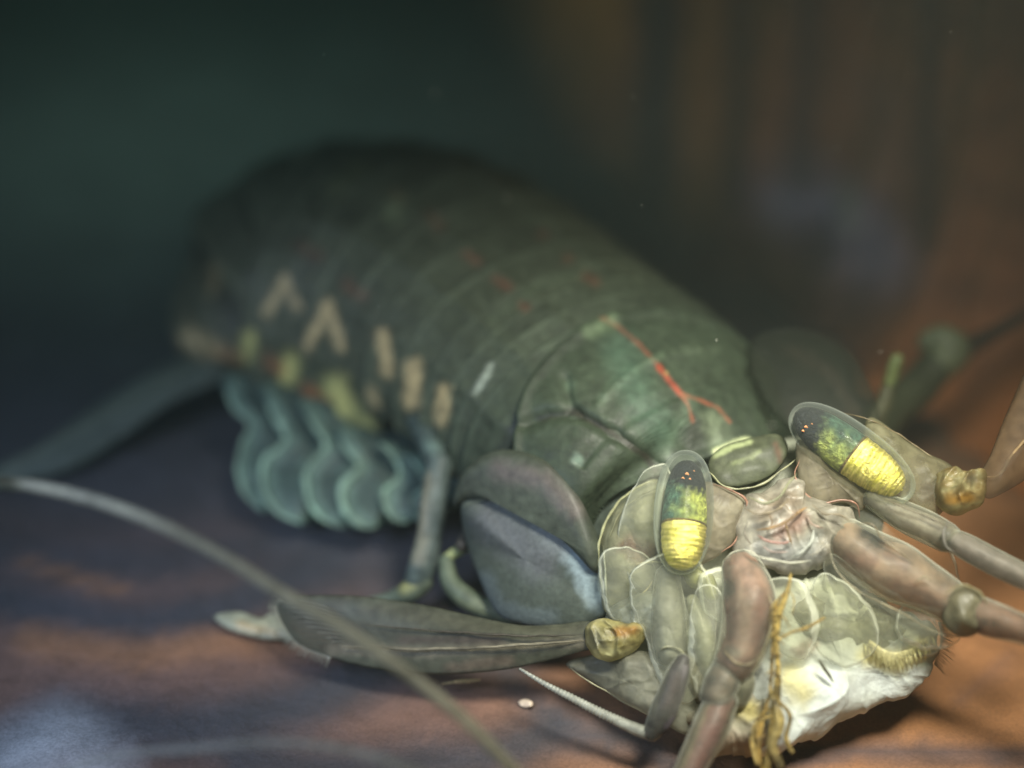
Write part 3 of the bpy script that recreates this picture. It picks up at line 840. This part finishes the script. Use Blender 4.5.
segment([(683, 660, 13.98, 16), (678, 674, 13.96, 25), (669, 698, 13.95, 27), (660, 718, 13.96, 25), (651, 734, 14.0, 17)], (0.05, 0.04, 0.055), an, seed=24, core_k=0.93, strokes=[([(686, 668), (681, 696), (668, 728)], 3, (0.34, 0.30, 0.36), 0.8), ([(664, 672), (652, 716)], 3, (0.30, 0.29, 0.22), 0.8), ([(675, 680), (668, 705)], 6, (0.16, 0.11, 0.12), 0.6)])
sweep('flagellum', tw([(650, 734, 14.0, 13), (638, 730, 14.03, 12), (620, 722, 14.1, 10.5), (595, 710, 14.14, 9), (570, 697, 14.2, 7.5), (545, 684, 14.3, 5.5), (520, 669, 14.4, 3)]), M_GLOSS, an, n=260, seg=12, base=(0.42, 0.43, 0.38), ring=(44, 0.11), seed=25)

# its left antenna, on the right of the picture
an = bpy.data.objects.new('antenna', None); COL.objects.link(an); an.parent = SH; an.matrix_parent_inverse = parent_matrix(SH).inverted()
an['label'] = 'antenna on the right of the picture, reaching out of the frame'
blade('scale_joint', [(934, 478, 14.5), (950, 470, 14.5), (968, 474, 14.45), (986, 472, 14.4), (986, 496, 14.35), (975, 508, 14.32), (956, 515, 14.32), (938, 506, 14.38)], M_GLOSS, an, thick=0.13, bulge=0.10, base=(0.32, 0.24, 0.10), lump=0.05, lscale=8, alpha=0.85, seed=27, n=90, rings=26, mottled=0.5, scale=9, ridges=(4.5, 0.05, 0.8, (0.50, 0.46, 0.24)), ragged=2,
      strokes=[([(972, 478)], 5, (0.08, 0.07, 0.06), 0.7), ([(950, 500), (970, 498)], 5, (0.50, 0.27, 0.05), 0.8), ([(945, 510), (980, 505)], 3.5, (0.52, 0.46, 0.22), 0.8)])
s2 = blade('antennal_scale', [(978, 478, 14.45), (990, 455, 14.5), (1010, 405, 14.7), (1040, 350, 14.9), (1090, 330, 15.0), (1120, 370, 15.0), (1090, 430, 14.8), (1040, 470, 14.55), (1005, 492, 14.4), (986, 498, 14.38)], M_SHELL, an, thick=0.05, bulge=0.08, core=((995, 478, 14.42), (1085, 370, 14.95)), n=90,
      base=(0.13, 0.085, 0.045), alpha=0.5, seed=28)
rim('rim', [(984, 478, 14.36), (1000, 474, 14.34), (1012, 455, 14.4), (1030, 435, 14.45), (1060, 410, 14.5)], 5, M_SHELL, an, (0.30, 0.20, 0.10))
segment([(872, 498, 14.4, 22), (898, 512, 14.35, 30), (925, 526, 14.25, 34), (948, 538, 14.2, 30)], (0.34, 0.31, 0.24), an, seed=29)
segment([(948, 538, 14.18, 22), (965, 546, 14.1, 26), (995, 562, 14.0, 26), (1030, 580, 13.9, 24), (1060, 595, 13.8, 20)], (0.32, 0.28, 0.25), an, seed=30, strokes=[([(955, 534), (1024, 566)], 3, (0.36, 0.32, 0.28), 0.8), ([(950, 552), (1010, 588)], 2.5, (0.34, 0.32, 0.3), 0.8)])
rim('joint_edge', [(950, 520, 14.05), (944, 532, 14.0), (946, 545, 14.0), (955, 553, 14.02)], 4, M_GLOSS, an, (0.36, 0.34, 0.3))
rim('joint_edge', [(884, 498, 14.2), (905, 508, 14.15), (930, 518, 14.08), (950, 528, 14.02)], 2.4, M_GLOSS, an, (0.36, 0.31, 0.22))

# ---- antennules (inner pair)
au = bpy.data.objects.new('antennule', None); COL.objects.link(au); au.parent = SH; au.matrix_parent_inverse = parent_matrix(SH).inverted()
au['label'] = 'antennule on the left, hanging down, pinkish brown'
PB = (0.36, 0.21, 0.16)
segment([(742, 566, 14.2, 40), (748, 590, 14.1, 52), (748, 620, 14.02, 54), (742, 645, 13.98, 50), (733, 668, 13.95, 42)], PB, au, seed=31, strokes=[([(727, 586), (728, 590)], 10, (0.015, 0.017, 0.022), 1.0), ([(729, 610), (728, 632)], 8, (0.14, 0.05, 0.035), 0.8), ([(745, 600), (742, 650)], 9, (0.30, 0.22, 0.15), 0.6), ([(762, 600), (760, 640)], 6, (0.22, 0.08, 0.06), 0.7), ([(728, 650), (735, 654)], 5, (0.35, 0.36, 0.28), 0.6)])
rim('joint_edge', [(724, 650, 13.82), (735, 662, 13.78), (750, 664, 13.8), (760, 652, 13.85)], 3.5, M_GLOSS, au, (0.40, 0.34, 0.22))
rim('joint_edge', [(768, 590, 13.85), (772, 612, 13.82), (768, 640, 13.8), (758, 660, 13.8), (748, 678, 13.82)], 2.6, M_GLOSS, au, (0.36, 0.32, 0.2))
segment([(726, 668, 13.95, 30), (722, 682, 13.9, 36), (716, 698, 13.86, 34)], (0.19, 0.15, 0.11), au, seed=32, strokes=[([(712, 680)], 5, (0.05, 0.05, 0.05), 0.7)])
segment([(740, 672, 14.0, 22), (742, 684, 13.95, 26), (738, 700, 13.95, 20)], (0.27, 0.26, 0.17), au, seed=33)
segment([(722, 700, 13.86, 34), (712, 725, 13.78, 37), (698, 752, 13.7, 33), (682, 785, 13.6, 28), (668, 812, 13.5, 22)], (0.21, 0.10, 0.08), au, seed=34, strokes=[([(705, 702), (680, 768)], 4, (0.38, 0.36, 0.22), 0.9), ([(738, 708), (712, 768)], 4, (0.36, 0.34, 0.20), 0.8), ([(716, 730), (700, 768)], 6, (0.24, 0.075, 0.07), 0.7)])
# its two long lashes sweep back into the picture, near the lens
sweep('flagellum', tw([(668, 812, 13.5, 12), (610, 850, 12.6, 12), (560, 822, 12.9, 12), (512, 768, 12.6, 12), (460, 716, 12.5, 12.5), (400, 668, 12.5, 13), (345, 630, 12.5, 13), (290, 598, 12.5, 13), (220, 555, 12.5, 12), (150, 520, 12.5, 11.5), (80, 496, 12.6, 11), (10, 483, 12.7, 10.5), (-60, 482, 11.8, 9)]), M_SOFT, au, n=320, seg=12, base=(0.42, 0.40, 0.30), ring=(110, 0.10), seed=35, alpha=0.8)
sweep('flagellum', tw([(668, 812, 13.5, 12), (560, 860, 13.0, 11), (470, 800, 12.9, 11), (410, 770, 12.4, 10), (350, 751, 12.4, 10), (280, 743, 12.4, 10), (200, 748, 12.4, 10), (110, 757, 12.8, 9), (40, 780, 12.9, 6)]), M_SOFT, au, n=200, seg=12, base=(0.45, 0.46, 0.44), ring=(70, 0.10), seed=36, alpha=0.4)

au = bpy.data.objects.new('antennule', None); COL.objects.link(au); au.parent = SH; au.matrix_parent_inverse = parent_matrix(SH).inverted()
au['label'] = 'antennule on the right, stretched out sideways'
segment([(838, 536, 14.35, 46), (860, 552, 14.25, 58), (892, 570, 14.15, 60), (924, 586, 14.08, 52), (950, 602, 14.0, 44)], (0.36, 0.25, 0.17), au, seed=37, strokes=[([(868, 534), (878, 540)], 9, (0.02, 0.02, 0.025), 1.0), ([(850, 560), (870, 562)], 9, (0.25, 0.11, 0.08), 0.7), ([(890, 556), (905, 566)], 6, (0.16, 0.07, 0.05), 0.8), ([(900, 585), (935, 600)], 9, (0.22, 0.09, 0.06), 0.7)])
rim('joint_edge', [(856, 524, 14.05), (872, 524, 14.0), (882, 538, 14.0), (900, 552, 13.95), (915, 566, 13.92)], 3, M_GLOSS, au, (0.38, 0.32, 0.22))
rim('joint_edge', [(828, 546, 14.1), (838, 572, 14.05), (860, 592, 14.0), (900, 612, 13.98), (940, 634, 13.95), (975, 637, 13.9)], 3, M_GLOSS, au, (0.42, 0.38, 0.26))
rim('joint_edge', [(914, 584, 13.84), (924, 577, 13.82), (932, 582, 13.82)], 2.6, M_GLOSS, au, (0.42, 0.38, 0.26))
blade('joint', [(946, 596, 13.95), (962, 586, 13.92), (980, 594, 13.88), (990, 612, 13.85), (980, 632, 13.85), (958, 636, 13.88), (942, 620, 13.95)], M_GLOSS, au, thick=0.14, bulge=0.06, base=(0.24, 0.22, 0.14), seed=38, lump=0.08, lscale=7)
rim('joint_edge', [(945, 594, 13.78), (962, 585, 13.75), (980, 593, 13.74), (991, 611, 13.72)], 3.4, M_GLOSS, au, (0.42, 0.38, 0.22))
segment([(978, 614, 13.86, 36), (1000, 622, 13.75, 34), (1030, 632, 13.6, 30), (1070, 645, 13.4, 26)], (0.28, 0.16, 0.11), au, seed=39)

# small spherical knob under the left eye
sweep('mouth_palp', tw([(690, 572, 14.4, 16), (697, 578, 14.38, 22), (706, 582, 14.35, 18), (712, 596, 14.32, 14)]), M_GLOSS, SH, n=24, seg=18, base=(0.34, 0.35, 0.14), seed=40, lump=0.2)
sweep('mouth_palp', tw([(692, 600, 14.35, 14), (700, 622, 14.3, 24), (706, 650, 14.25, 28), (712, 672, 14.2, 20)]), M_GLOSS, SH, n=30, seg=20, base=(0.36, 0.37, 0.26), seed=41, lump=0.2, alpha=0.8)
sweep('mouth_palp', tw([(684, 650, 14.3, 12), (690, 668, 14.25, 18), (700, 690, 14.22, 20), (706, 712, 14.2, 12)]), M_SOFT, SH, n=30, seg=18, base=(0.32, 0.29, 0.2), seed=42, lump=0.2)

# ---- maxillipeds: pale folded mass under the mouth
def mass_grad(co, c, a):
    x, y, _ = PX(co)
    t = max(0, min(1, (y - 608) / 62 + 0.5 * noise.noise(co * 2.2)))
    return lerp3((0.40, 0.42, 0.30), (0.58, 0.62, 0.58), t), a
blade('maxilliped', [(775, 580, 14.55), (815, 572, 14.5), (860, 590, 14.5), (905, 612, 14.5), (936, 628, 14.5), (938, 650, 14.45), (928, 676, 14.4), (905, 697, 14.35), (875, 708, 14.32), (860, 716, 14.3), (838, 724, 14.28), (820, 738, 14.25), (795, 744, 14.22), (772, 756, 14.2), (745, 750, 14.22), (735, 700, 14.3), (750, 630, 14.45)],
      M_PALE, SH, thick=0.26, bulge=-0.01, n=220, rings=64, base=(0.4, 0.4, 0.3), lump=0.24, lscale=2.3, seed=44, grad=mass_grad, mottled=0.35, scale=3.5, ridges=(1.8, 0.03, 0.3, (0.55, 0.56, 0.48)), ragged=7,
      strokes=[([(868, 655), (895, 664), (922, 650), (934, 636)], 9, (0.66, 0.60, 0.26), 0.85), ([(792, 680), (800, 690)], 14, (0.64, 0.58, 0.26), 0.8), ([(800, 652), (812, 645)], 7, (0.28, 0.20, 0.15), 0.6),
               ([(880, 610), (900, 625)], 12, (0.30, 0.30, 0.2), 0.6), ([(840, 700), (870, 680), (890, 690)], 8, (0.62, 0.66, 0.64), 0.7), ([(800, 735), (830, 705)], 10, (0.55, 0.60, 0.60), 0.6)])
blade('maxilliped', [(700, 700, 14.3), (730, 690, 14.25), (770, 700, 14.2), (780, 735, 14.15), (750, 755, 14.12), (715, 752, 14.15), (690, 730, 14.2), (684, 712, 14.28)],
      M_PALE, SH, thick=0.16, bulge=0.05, n=120, rings=30, base=(0.30, 0.28, 0.20), lump=0.16, lscale=4, seed=45, mottled=0.3, ridges=(2.6, 0.05, 0.6, (0.48, 0.46, 0.36)), ragged=8,
      strokes=[([(738, 706), (752, 712)], 8, (0.6, 0.52, 0.2), 0.8), ([(720, 735), (745, 742)], 9, (0.30, 0.22, 0.16), 0.6)])
blade('maxilliped', [(790, 600, 14.4), (830, 590, 14.36), (870, 604, 14.34), (905, 625, 14.32), (900, 650, 14.28), (865, 652, 14.22), (830, 640, 14.22), (800, 625, 14.3)],
      M_SOFT, SH, thick=0.08, bulge=0.10, n=120, rings=30, base=(0.27, 0.27, 0.17), alpha=0.55, lump=0.08, lscale=5, seed=46, ridges=(2.3, 0.04, 0.6, (0.42, 0.42, 0.28)), ragged=8)
ml = blade('maxilliped', [(566, 664, 14.7), (590, 655, 14.65), (625, 650, 14.5), (660, 655, 14.4), (692, 680, 14.3), (706, 715, 14.22), (690, 735, 14.2), (660, 722, 14.3), (620, 700, 14.45), (588, 680, 14.6)],
      M_SOFT, SH, thick=0.12, bulge=0.04, n=100, rings=24, base=(0.30, 0.30, 0.23), alpha=0.7, lump=0.06, lscale=3, seed=48, mottled=0.3, ridges=(1.6, 0.04, 0.45, (0.32, 0.31, 0.24)))
rim('rim', [(570, 668, 14.56), (600, 688, 14.46), (630, 706, 14.36), (645, 712, 14.3)], 3, M_RIM, ml, (0.36, 0.34, 0.22))
for k in range(16):
    f = k / 15
    x = 866 + 68 * f; y = 652 + 16 * math.sin(math.pi * f * 0.9) - 14 * f * f
    rim('comb_ridge', [(x - 3, y - 9, 14.12), (x, y, 14.08), (x + 1, y + 9, 14.14)], 2.2, M_RIM, SH, (0.62, 0.58, 0.28), n=8, seed=k)
bristles('setae', [(870, 640, 14.1), (890, 652, 14.08), (912, 648, 14.12), (930, 634, 14.2)], (-1.9, -1.0), 14, 90, 0.004, M_RIM, SH, (0.6, 0.55, 0.28), seed=3)
bristles('setae', [(938, 622, 14.45), (941, 640, 14.42), (934, 664, 14.38)], (0.1, -0.8), 16, 60, 0.004, M_RIM, SH, (0.45, 0.40, 0.26), seed=4, alpha=0.7)

blade('maxilliped', [(606, 612, 14.75), (650, 590, 14.7), (700, 570, 14.65), (745, 600, 14.6), (755, 660, 14.5), (748, 715, 14.4), (715, 735, 14.35), (675, 715, 14.45), (640, 690, 14.6), (610, 655, 14.7)],
      M_SOFT, SH, thick=0.12, bulge=0.06, n=120, rings=34, base=(0.47, 0.50, 0.39), alpha=0.95, lump=0.10, lscale=4, seed=52, mottled=0.3, ridges=(2.2, 0.05, 0.6, (0.48, 0.48, 0.34)), ragged=5,
      strokes=[([(640, 600), (655, 650)], 9, (0.40, 0.44, 0.40), 0.6), ([(700, 610), (712, 640)], 8, (0.20, 0.21, 0.14), 0.6)])
for k, mo in enumerate([
    [(636, 566, 14.28), (690, 552, 14.24), (716, 600, 14.2), (714, 660, 14.15), (692, 704, 14.12), (662, 690, 14.2), (646, 640, 14.26), (630, 600, 14.3)],
    [(698, 588, 14.12), (722, 596, 14.08), (728, 660, 14.0), (716, 704, 13.98), (696, 694, 14.04), (688, 640, 14.1)],
    [(826, 552, 14.2), (880, 584, 14.16), (936, 622, 14.1), (934, 655, 14.1), (872, 648, 14.12), (832, 606, 14.2)],
    [(850, 505, 14.5), (900, 515, 14.5), (945, 540, 14.45), (960, 590, 14.4), (920, 580, 14.4), (860, 545, 14.45)],
    [(762, 586, 14.1), (800, 580, 14.1), (820, 620, 14.05), (806, 658, 14.0), (774, 646, 14.02)],
    [(818, 575, 14.18), (862, 596, 14.14), (880, 640, 14.08), (846, 668, 14.02), (812, 640, 14.08)],
    [(600, 556, 14.55), (640, 550, 14.5), (664, 590, 14.4), (644, 616, 14.38), (608, 616, 14.45)],
    [(700, 575, 14.25), (738, 566, 14.22), (742, 600, 14.18), (722, 622, 14.15), (702, 606, 14.2)],
    [(905, 604, 14.1), (948, 612, 14.02), (960, 640, 14.0), (925, 650, 14.04), (895, 632, 14.1)],
    [(640, 476, 14.6), (668, 466, 14.6), (676, 520, 14.5), (668, 580, 14.42), (632, 584, 14.5), (618, 530, 14.6)]]):
    blade('membrane', mo, M_MEM, SH, thick=0.03, bulge=0.07, n=90, rings=24, base=(0.64, 0.66, 0.54), seed=100 + k * 3, lump=0.06, lscale=2.5, mottled=0.4, ragged=2)

# ---- raptorial claw, folded at its right side
rc = bpy.data.objects.new('raptorial_claw', None); COL.objects.link(rc); rc.parent = SH; rc.matrix_parent_inverse = parent_matrix(SH).inverted()
blade('upper_segment', [(455, 505, 15.40), (466, 470, 15.3), (498, 450, 15.15), (540, 458, 14.95), (572, 486, 14.8), (592, 525, 14.72), (604, 560, 14.70), (596, 572, 14.75), (560, 530, 14.9), (520, 505, 15.1), (480, 500, 15.3)],
      M_SHELL, rc, thick=0.09, bulge=0.05, n=120, rings=16, core=((475, 485, 15.3), (590, 548, 14.75)), base=(0.040, 0.048, 0.035), seed=50, mottled=0.4, scale=3,
      strokes=[([(500, 470), (545, 480), (575, 510)], 9, (0.10, 0.078, 0.075), 0.6)])
bl = blade('striking_segment', [(462, 503, 15.32), (485, 492, 15.26), (515, 489, 15.15), (548, 502, 15.0), (580, 528, 14.84), (603, 560, 14.74), (608, 600, 14.75), (600, 620, 14.75), (560, 628, 14.85), (520, 624, 15.0), (496, 612, 15.15), (478, 575, 15.3), (466, 540, 15.4)],
      M_SMOOTH, rc, thick=0.07, bulge=0.07, n=130, rings=36, base=(0.058, 0.070, 0.058), seed=51, mottled=0.25, scale=5,
      strokes=[([(572, 556), (584, 576), (596, 600)], 9, (0.26, 0.33, 0.36), 0.8), ([(545, 530), (560, 545)], 10, (0.15, 0.17, 0.18), 0.6), ([(485, 580), (500, 610), (550, 618)], 8, (0.12, 0.15, 0.16), 0.5), ([(490, 520), (540, 560)], 18, (0.10, 0.10, 0.12), 0.5)])  # first stroke paints the bluish highlight into the segment's colour
rim('rim', [(462, 507, 15.22), (488, 499, 15.14), (516, 499, 15.02), (546, 512, 14.87), (576, 535, 14.72), (596, 558, 14.64)], 4, M_RIM, rc, (0.22, 0.25, 0.19))
rim('rim', [(603, 545, 14.68), (606, 580, 14.62), (607, 612, 14.6)], 3, M_RIM, rc, (0.36, 0.38, 0.28))

# ---- walking legs
def leg(segs, label=None):
    lg = bpy.data.objects.new('walking_leg', None); COL.objects.link(lg); lg.parent = SH; lg.matrix_parent_inverse = parent_matrix(SH).inverted()
    if label: lg['label'] = label
    for k, (pts, base, strokes) in enumerate(segs):
        sweep('leg_segment', tw(pts), M_SOFT, lg, n=30, seg=18, base=base, strokes=strokes, seed=60 + k, lump=0.12, alpha=0.95)
    return lg
leg([([(418, 418, 16.6, 24), (430, 438, 16.3, 28), (438, 462, 16.0, 26)], (0.11, 0.15, 0.14), [([(431, 446)], 7, (0.24, 0.34, 0.30), 0.8)]),
     ([(440, 462, 16.0, 26), (434, 495, 15.9, 26), (430, 530, 15.85, 26), (424, 562, 15.8, 30), (417, 582, 15.8, 26)], (0.13, 0.17, 0.16), [([(426, 478), (418, 560)], 6, (0.36, 0.34, 0.25), 0.85), ([(440, 480), (440, 560)], 6, (0.20, 0.25, 0.25), 0.4)]),
     ([(422, 580, 15.8, 26), (412, 590, 15.8, 24), (392, 598, 15.85, 14), (350, 606, 15.9, 7)], (0.16, 0.20, 0.15), [([(412, 582), (404, 588)], 6, (0.42, 0.42, 0.18), 0.9)])], 'walking leg standing just left of the claw')
leg([([(470, 480, 15.9, 24), (476, 520, 15.7, 22), (462, 546, 15.5, 15)], (0.09, 0.08, 0.07), []),
     ([(474, 543, 15.62, 9), (460, 550, 15.6, 11), (446, 558, 15.6, 9)], (0.38, 0.42, 0.20), []),
     ([(446, 560, 15.6, 14), (452, 585, 15.5, 20), (480, 606, 15.4, 22), (520, 618, 15.3, 16)], (0.16, 0.20, 0.14), [([(446, 604), (490, 608)], 5, (0.26, 0.29, 0.18), 0.7)])])
leg([([(850, 470, 16.6, 44), (880, 425, 17.0, 40), (912, 392, 17.4, 38), (936, 365, 17.6, 38)], (0.07, 0.08, 0.045), []),
     ([(930, 372, 17.6, 36), (950, 352, 17.6, 40), (940, 342, 17.6, 34), (926, 342, 17.6, 22)], (0.20, 0.23, 0.13), []),
     ([(960, 350, 17.6, 24), (985, 338, 17.8, 16), (1030, 312, 18.1, 10)], (0.09, 0.07, 0.05), [])], 'walking leg on the far side with a pale green knee')
leg([([(870, 430, 16.3, 20), (884, 402, 16.3, 16), (890, 380, 16.3, 12)], (0.11, 0.11, 0.06), []), ([(889, 384, 16.28, 11), (896, 362, 16.25, 13), (898, 358, 16.25, 11)], (0.20, 0.24, 0.09), [])])

# ---- swimmerets: five gill-bearing paddles with scalloped pale edges
sw = [
    [(227, 373), (229, 402), (248, 425), (240, 446), (236, 470), (244, 495), (262, 512)],
    [(262, 382), (270, 412), (284, 440), (262, 462), (262, 490), (276, 512), (300, 524)],
    [(300, 398), (310, 422), (324, 446), (305, 470), (306, 498), (320, 518), (342, 528)],
    [(337, 425), (344, 448), (357, 466), (340, 488), (344, 512), (362, 526), (376, 526)],
    [(378, 442), (392, 458), (398, 476), (382, 492), (388, 514), (402, 522), (416, 514)],
    [(404, 452), (416, 468), (424, 486), (410, 500), (414, 516), (426, 520), (438, 512)],
]
for k, eg in enumerate(sw):
    dtop, dbot = 18.05 - 0.28 * k, 17.0 - 0.10 * k
    def dd(y, dtop=dtop, dbot=dbot, y0=eg[0][1]): return dtop + (dbot - dtop) * (y - y0) / (525 - y0)
    wr = 92
    out = [(x, y, dd(y)) for x, y in eg] + [(eg[-1][0] + 22, eg[-1][1] - 4, dd(eg[-1][1]) + 0.25), (eg[-2][0] + wr, eg[-2][1] - 22, dd(eg[-2][1]) + 0.4), (eg[3][0] + wr + 4, eg[3][1] - 8, dd(eg[3][1]) + 0.4), (eg[2][0] + wr - 12, eg[2][1] - 20, dd(eg[2][1]) + 0.4), (eg[0][0] + wr - 8, eg[0][1] + 8, dd(eg[0][1]) + 0.3)]
    o = blade('swimmeret', out, M_SOFT, SH, thick=0.07, bulge=0.05, n=110, rings=14, base=(0.10, 0.15, 0.135), alpha=0.9, seed=70 + k, lump=0.05,
              strokes=[([(x + 7, y) for x, y in eg], 6, (0.24, 0.36, 0.29), 0.8), ([(x + 44, y + 4) for x, y in eg[2:]], 6, (0.17, 0.26, 0.21), 0.6)])
    rim('rim', [(x + 2, y, dd(y) - 0.06) for x, y in eg], (8, 11, 9, 12, 8, 7)[k], M_SOFT, o, (0.42, 0.58, 0.46), n=50, seed=k)

# ---- tail fan, mostly behind the abdomen, one lobe reaching left
blade('uropod', [(232, 352, 18.8), (200, 352, 18.9), (150, 372, 18.6), (90, 410, 18.3), (40, 446, 18.0), (-10, 470, 17.8), (-20, 488, 17.7), (20, 484, 17.8), (70, 470, 17.9), (120, 440, 18.1), (170, 404, 18.3), (225, 378, 18.5)], M_SOFT, SH, thick=0.04, bulge=0.03,
      core=((210, 362, 18.6), (0, 475, 17.8)), n=90, base=(0.13, 0.165, 0.135), alpha=0.85, seed=80, strokes=[([(200, 360), (60, 440), (0, 474)], 5, (0.24, 0.27, 0.2), 0.5)])
tp_ = [WZ(235, 330, 0.6)]
blade('telson', [(262, 280, 20.0), (222, 262, 20.4), (190, 288, 20.3), (172, 330, 19.6), (188, 356, 19.0), (226, 366, 18.7), (262, 350, 18.8)], M_SHELL, SH, thick=0.10, bulge=0.15, n=80, base=(0.075, 0.095, 0.075), seed=81,
      strokes=[([(185, 345), (215, 352)], 8, CREAM, 0.5)])

# ------------------------------------------------------------------ loose things
STR = thing('algae_strand', 'golden brown strand of algae hanging in front of the shrimp\'s mouth', 'algae', W(772, 760, 13.7))
GOLD = (0.36, 0.26, 0.07)
def strand(name, pts, seed, base=GOLD, n=60, lump=0.9):
    return sweep(name, tw([(x, y, d, w_ * 0.78) for x, y, d, w_ in pts]), M_STRAND, STR, n=n, seg=10, base=base, lump=lump, mottled=0.9, scale=8, seed=seed)
strand('thread', [(791, 574, 13.9, 3), (787, 592, 13.85, 6), (779, 614, 13.8, 8), (776, 640, 13.78, 7), (778, 668, 13.76, 6), (776, 700, 13.74, 9), (774, 730, 13.72, 15), (768, 760, 13.7, 12), (764, 790, 13.7, 10)], 1.0, n=120)
strand('thread', [(786, 590, 13.86, 2), (776, 606, 13.83, 4), (773, 640, 13.8, 4), (770, 690, 13.78, 4), (762, 720, 13.76, 7), (758, 745, 13.74, 8), (762, 770, 13.72, 6)], 2.0, (0.30, 0.20, 0.05), n=90)
strand('branch', [(778, 640, 13.76, 2.5), (792, 632, 13.76, 3), (806, 628, 13.78, 3.5), (824, 618, 13.82, 2.5)], 3.0, (0.40, 0.28, 0.08), 30)
strand('branch', [(778, 700, 13.74, 3), (790, 716, 13.72, 6), (786, 738, 13.7, 8), (792, 752, 13.7, 5)], 4.0, (0.30, 0.22, 0.07), 40)
strand('branch', [(772, 715, 13.74, 4), (756, 724, 13.74, 5), (752, 742, 13.72, 6), (757, 764, 13.7, 5)], 5.0, (0.34, 0.25, 0.08), 40)
strand('branch', [(770, 690, 13.76, 3), (780, 722, 13.66, 9), (772, 745, 13.66, 11), (780, 766, 13.66, 9)], 6.0, (0.26, 0.20, 0.07), 40)
strand('branch', [(788, 588, 13.86, 1.5), (794, 600, 13.86, 2.5), (792, 616, 13.84, 1.5)], 7.0, (0.42, 0.33, 0.12), 20)

rs = random.Random(11)
for k in range(22):
    y = rs.uniform(600, 765); x = 779 - (y - 600) * 0.07 + rs.uniform(-3, 3) * (1 + (y > 700) * 2)
    a = rs.choice((-1, 1)) * rs.uniform(4, 11) * (1 + (y > 700)); b = rs.uniform(4, 14)
    strand('branch', [(x, y, 13.76, 1.6), (x + a * 0.6, y + b * 0.4, 13.72, 2.4), (x + a, y + b, 13.74, 1.0)], 20.0 + k, rs.choice(((0.30, 0.21, 0.06), (0.42, 0.31, 0.09), (0.16, 0.11, 0.04))), 14)

def fibre(name, pts, base, label, cat_='debris'):
    o = sweep(name, tw(pts), M_STRAND, None, n=24, seg=8, base=base, lump=0.15, seed=len(label))
    tag(o, label, cat_)
    return o
fibre('dark_fibre', [(819, 660, 13.9, 1.5), (824, 668, 13.9, 3.2), (829, 675, 13.9, 3), (833, 682, 13.92, 1)], (0.06, 0.05, 0.02), 'short dark splinter stuck on the pale folds right of the algae strand')

def on_floor(px, py):
    z = -0.12
    for _ in range(4):
        p = WZ(px, py, z)
        z = 0.10 * noise.noise(Vector((p.x * 0.5, p.y * 0.5, 3))) + 0.035 * noise.noise(Vector((p.x * 1.7, p.y * 1.7, 9))) - 0.12 + 0.02 * math.sin(p.x * 1.1 + p.y * 2.3)
    return WZ(px, py, z)
def chip(name, outline, base, label, cat_, thick=0.05, seed=0, strokes=(), group=None, up=0.05):
    pts = []
    for x, y in outline:
        p = on_floor(x, y); p.z += up
        pts.append(PX(p))
    o = blade(name, pts, M_CHIP, None, thick=thick, bulge=0.02, n=40, rings=6, base=base, lump=0.04, lscale=6, seed=seed, strokes=strokes)
    tag(o, label, cat_, group)
    return o
chip('shell_fragment', [(214, 624), (236, 622), (262, 628), (280, 622), (290, 636), (300, 648), (274, 648), (248, 644), (226, 636)], (0.27, 0.27, 0.19), 'pale cream shell fragment lying left of the scale tip', 'shell', 0.05, 90, [([(240, 624), (276, 634)], 4, (0.5, 0.3, 0.12), 0.4)], up=0.10)
fibre('pale_fibre', [(442, 684, 15.05, 1.5), (456, 682, 15.05, 3), (468, 681, 15.05, 4), (480, 680, 15.05, 1.5)], (0.5, 0.4, 0.22), 'thin pale fibre lying under the middle of the broad scale')
chip('pebble', [(518, 703), (526, 701), (534, 706), (531, 710), (521, 708)], (0.45, 0.36, 0.28), 'tiny pale pebble on the orange clay below the banded flagellum tip', 'pebble', 0.015, 91, up=0.015)

def motes():
    rm = random.Random(5); verts, faces = [], []
    for k in range(70):
        c = W(rm.uniform(-40, 1060), rm.uniform(-30, 520), rm.uniform(9.5, 19.0))
        if c.z < 0.4: continue
        r0 = rm.uniform(0.004, 0.011); b0 = len(verts)
        for dv in ((1, 0, 0), (-0.8, 0.2, 0), (0, 1, 0.1), (0.1, -0.9, 0), (0, 0, 1), (0, 0.1, -0.8)):
            verts.append(c + Vector(dv) * r0 * rm.uniform(0.6, 1.3))
        faces += [(b0 + i_, b0 + j_, b0 + k_) for i_, j_, k_ in ((0, 2, 4), (2, 1, 4), (1, 3, 4), (3, 0, 4), (2, 0, 5), (1, 2, 5), (3, 1, 5), (0, 3, 5))]
    o = link('suspended_particles', verts, faces, M_CHIP, None, kind='stuff')
    pigment(o.data, (0.5, 0.5, 0.42))
    tag(o, 'tiny pale particles drifting in the murky water', 'particles')
motes()

# ------------------------------------------------------------------ murky water
hv, hf = [], []
X0, X1, Y0, Y1, Z0, Z1 = -18, 16, -2, 52, -1.6, 15
for z in (Z0, Z1):
    for x, y in ((X0, Y0), (X1, Y0), (X1, Y1), (X0, Y1)): hv.append((x, y, z))
hf = [(0, 3, 2, 1), (4, 5, 6, 7), (0, 1, 5, 4), (1, 2, 6, 5), (2, 3, 7, 6), (3, 0, 4, 7)]
hm = bpy.data.materials.new('murky_water'); hm.use_nodes = True
N = hm.node_tree.nodes; N.remove(N['Principled BSDF'])
pv = N.new('ShaderNodeVolumePrincipled')
pv.inputs['Color'].default_value = (0.74, 0.86, 0.80, 1)
pv.inputs['Density'].default_value = 0.0056
pv.inputs['Anisotropy'].default_value = 0.2
hm.node_tree.links.new(pv.outputs[0], N['Material Output'].inputs['Volume'])
hz = link('haze', hv, hf, hm, None, smooth=False, kind='stuff')
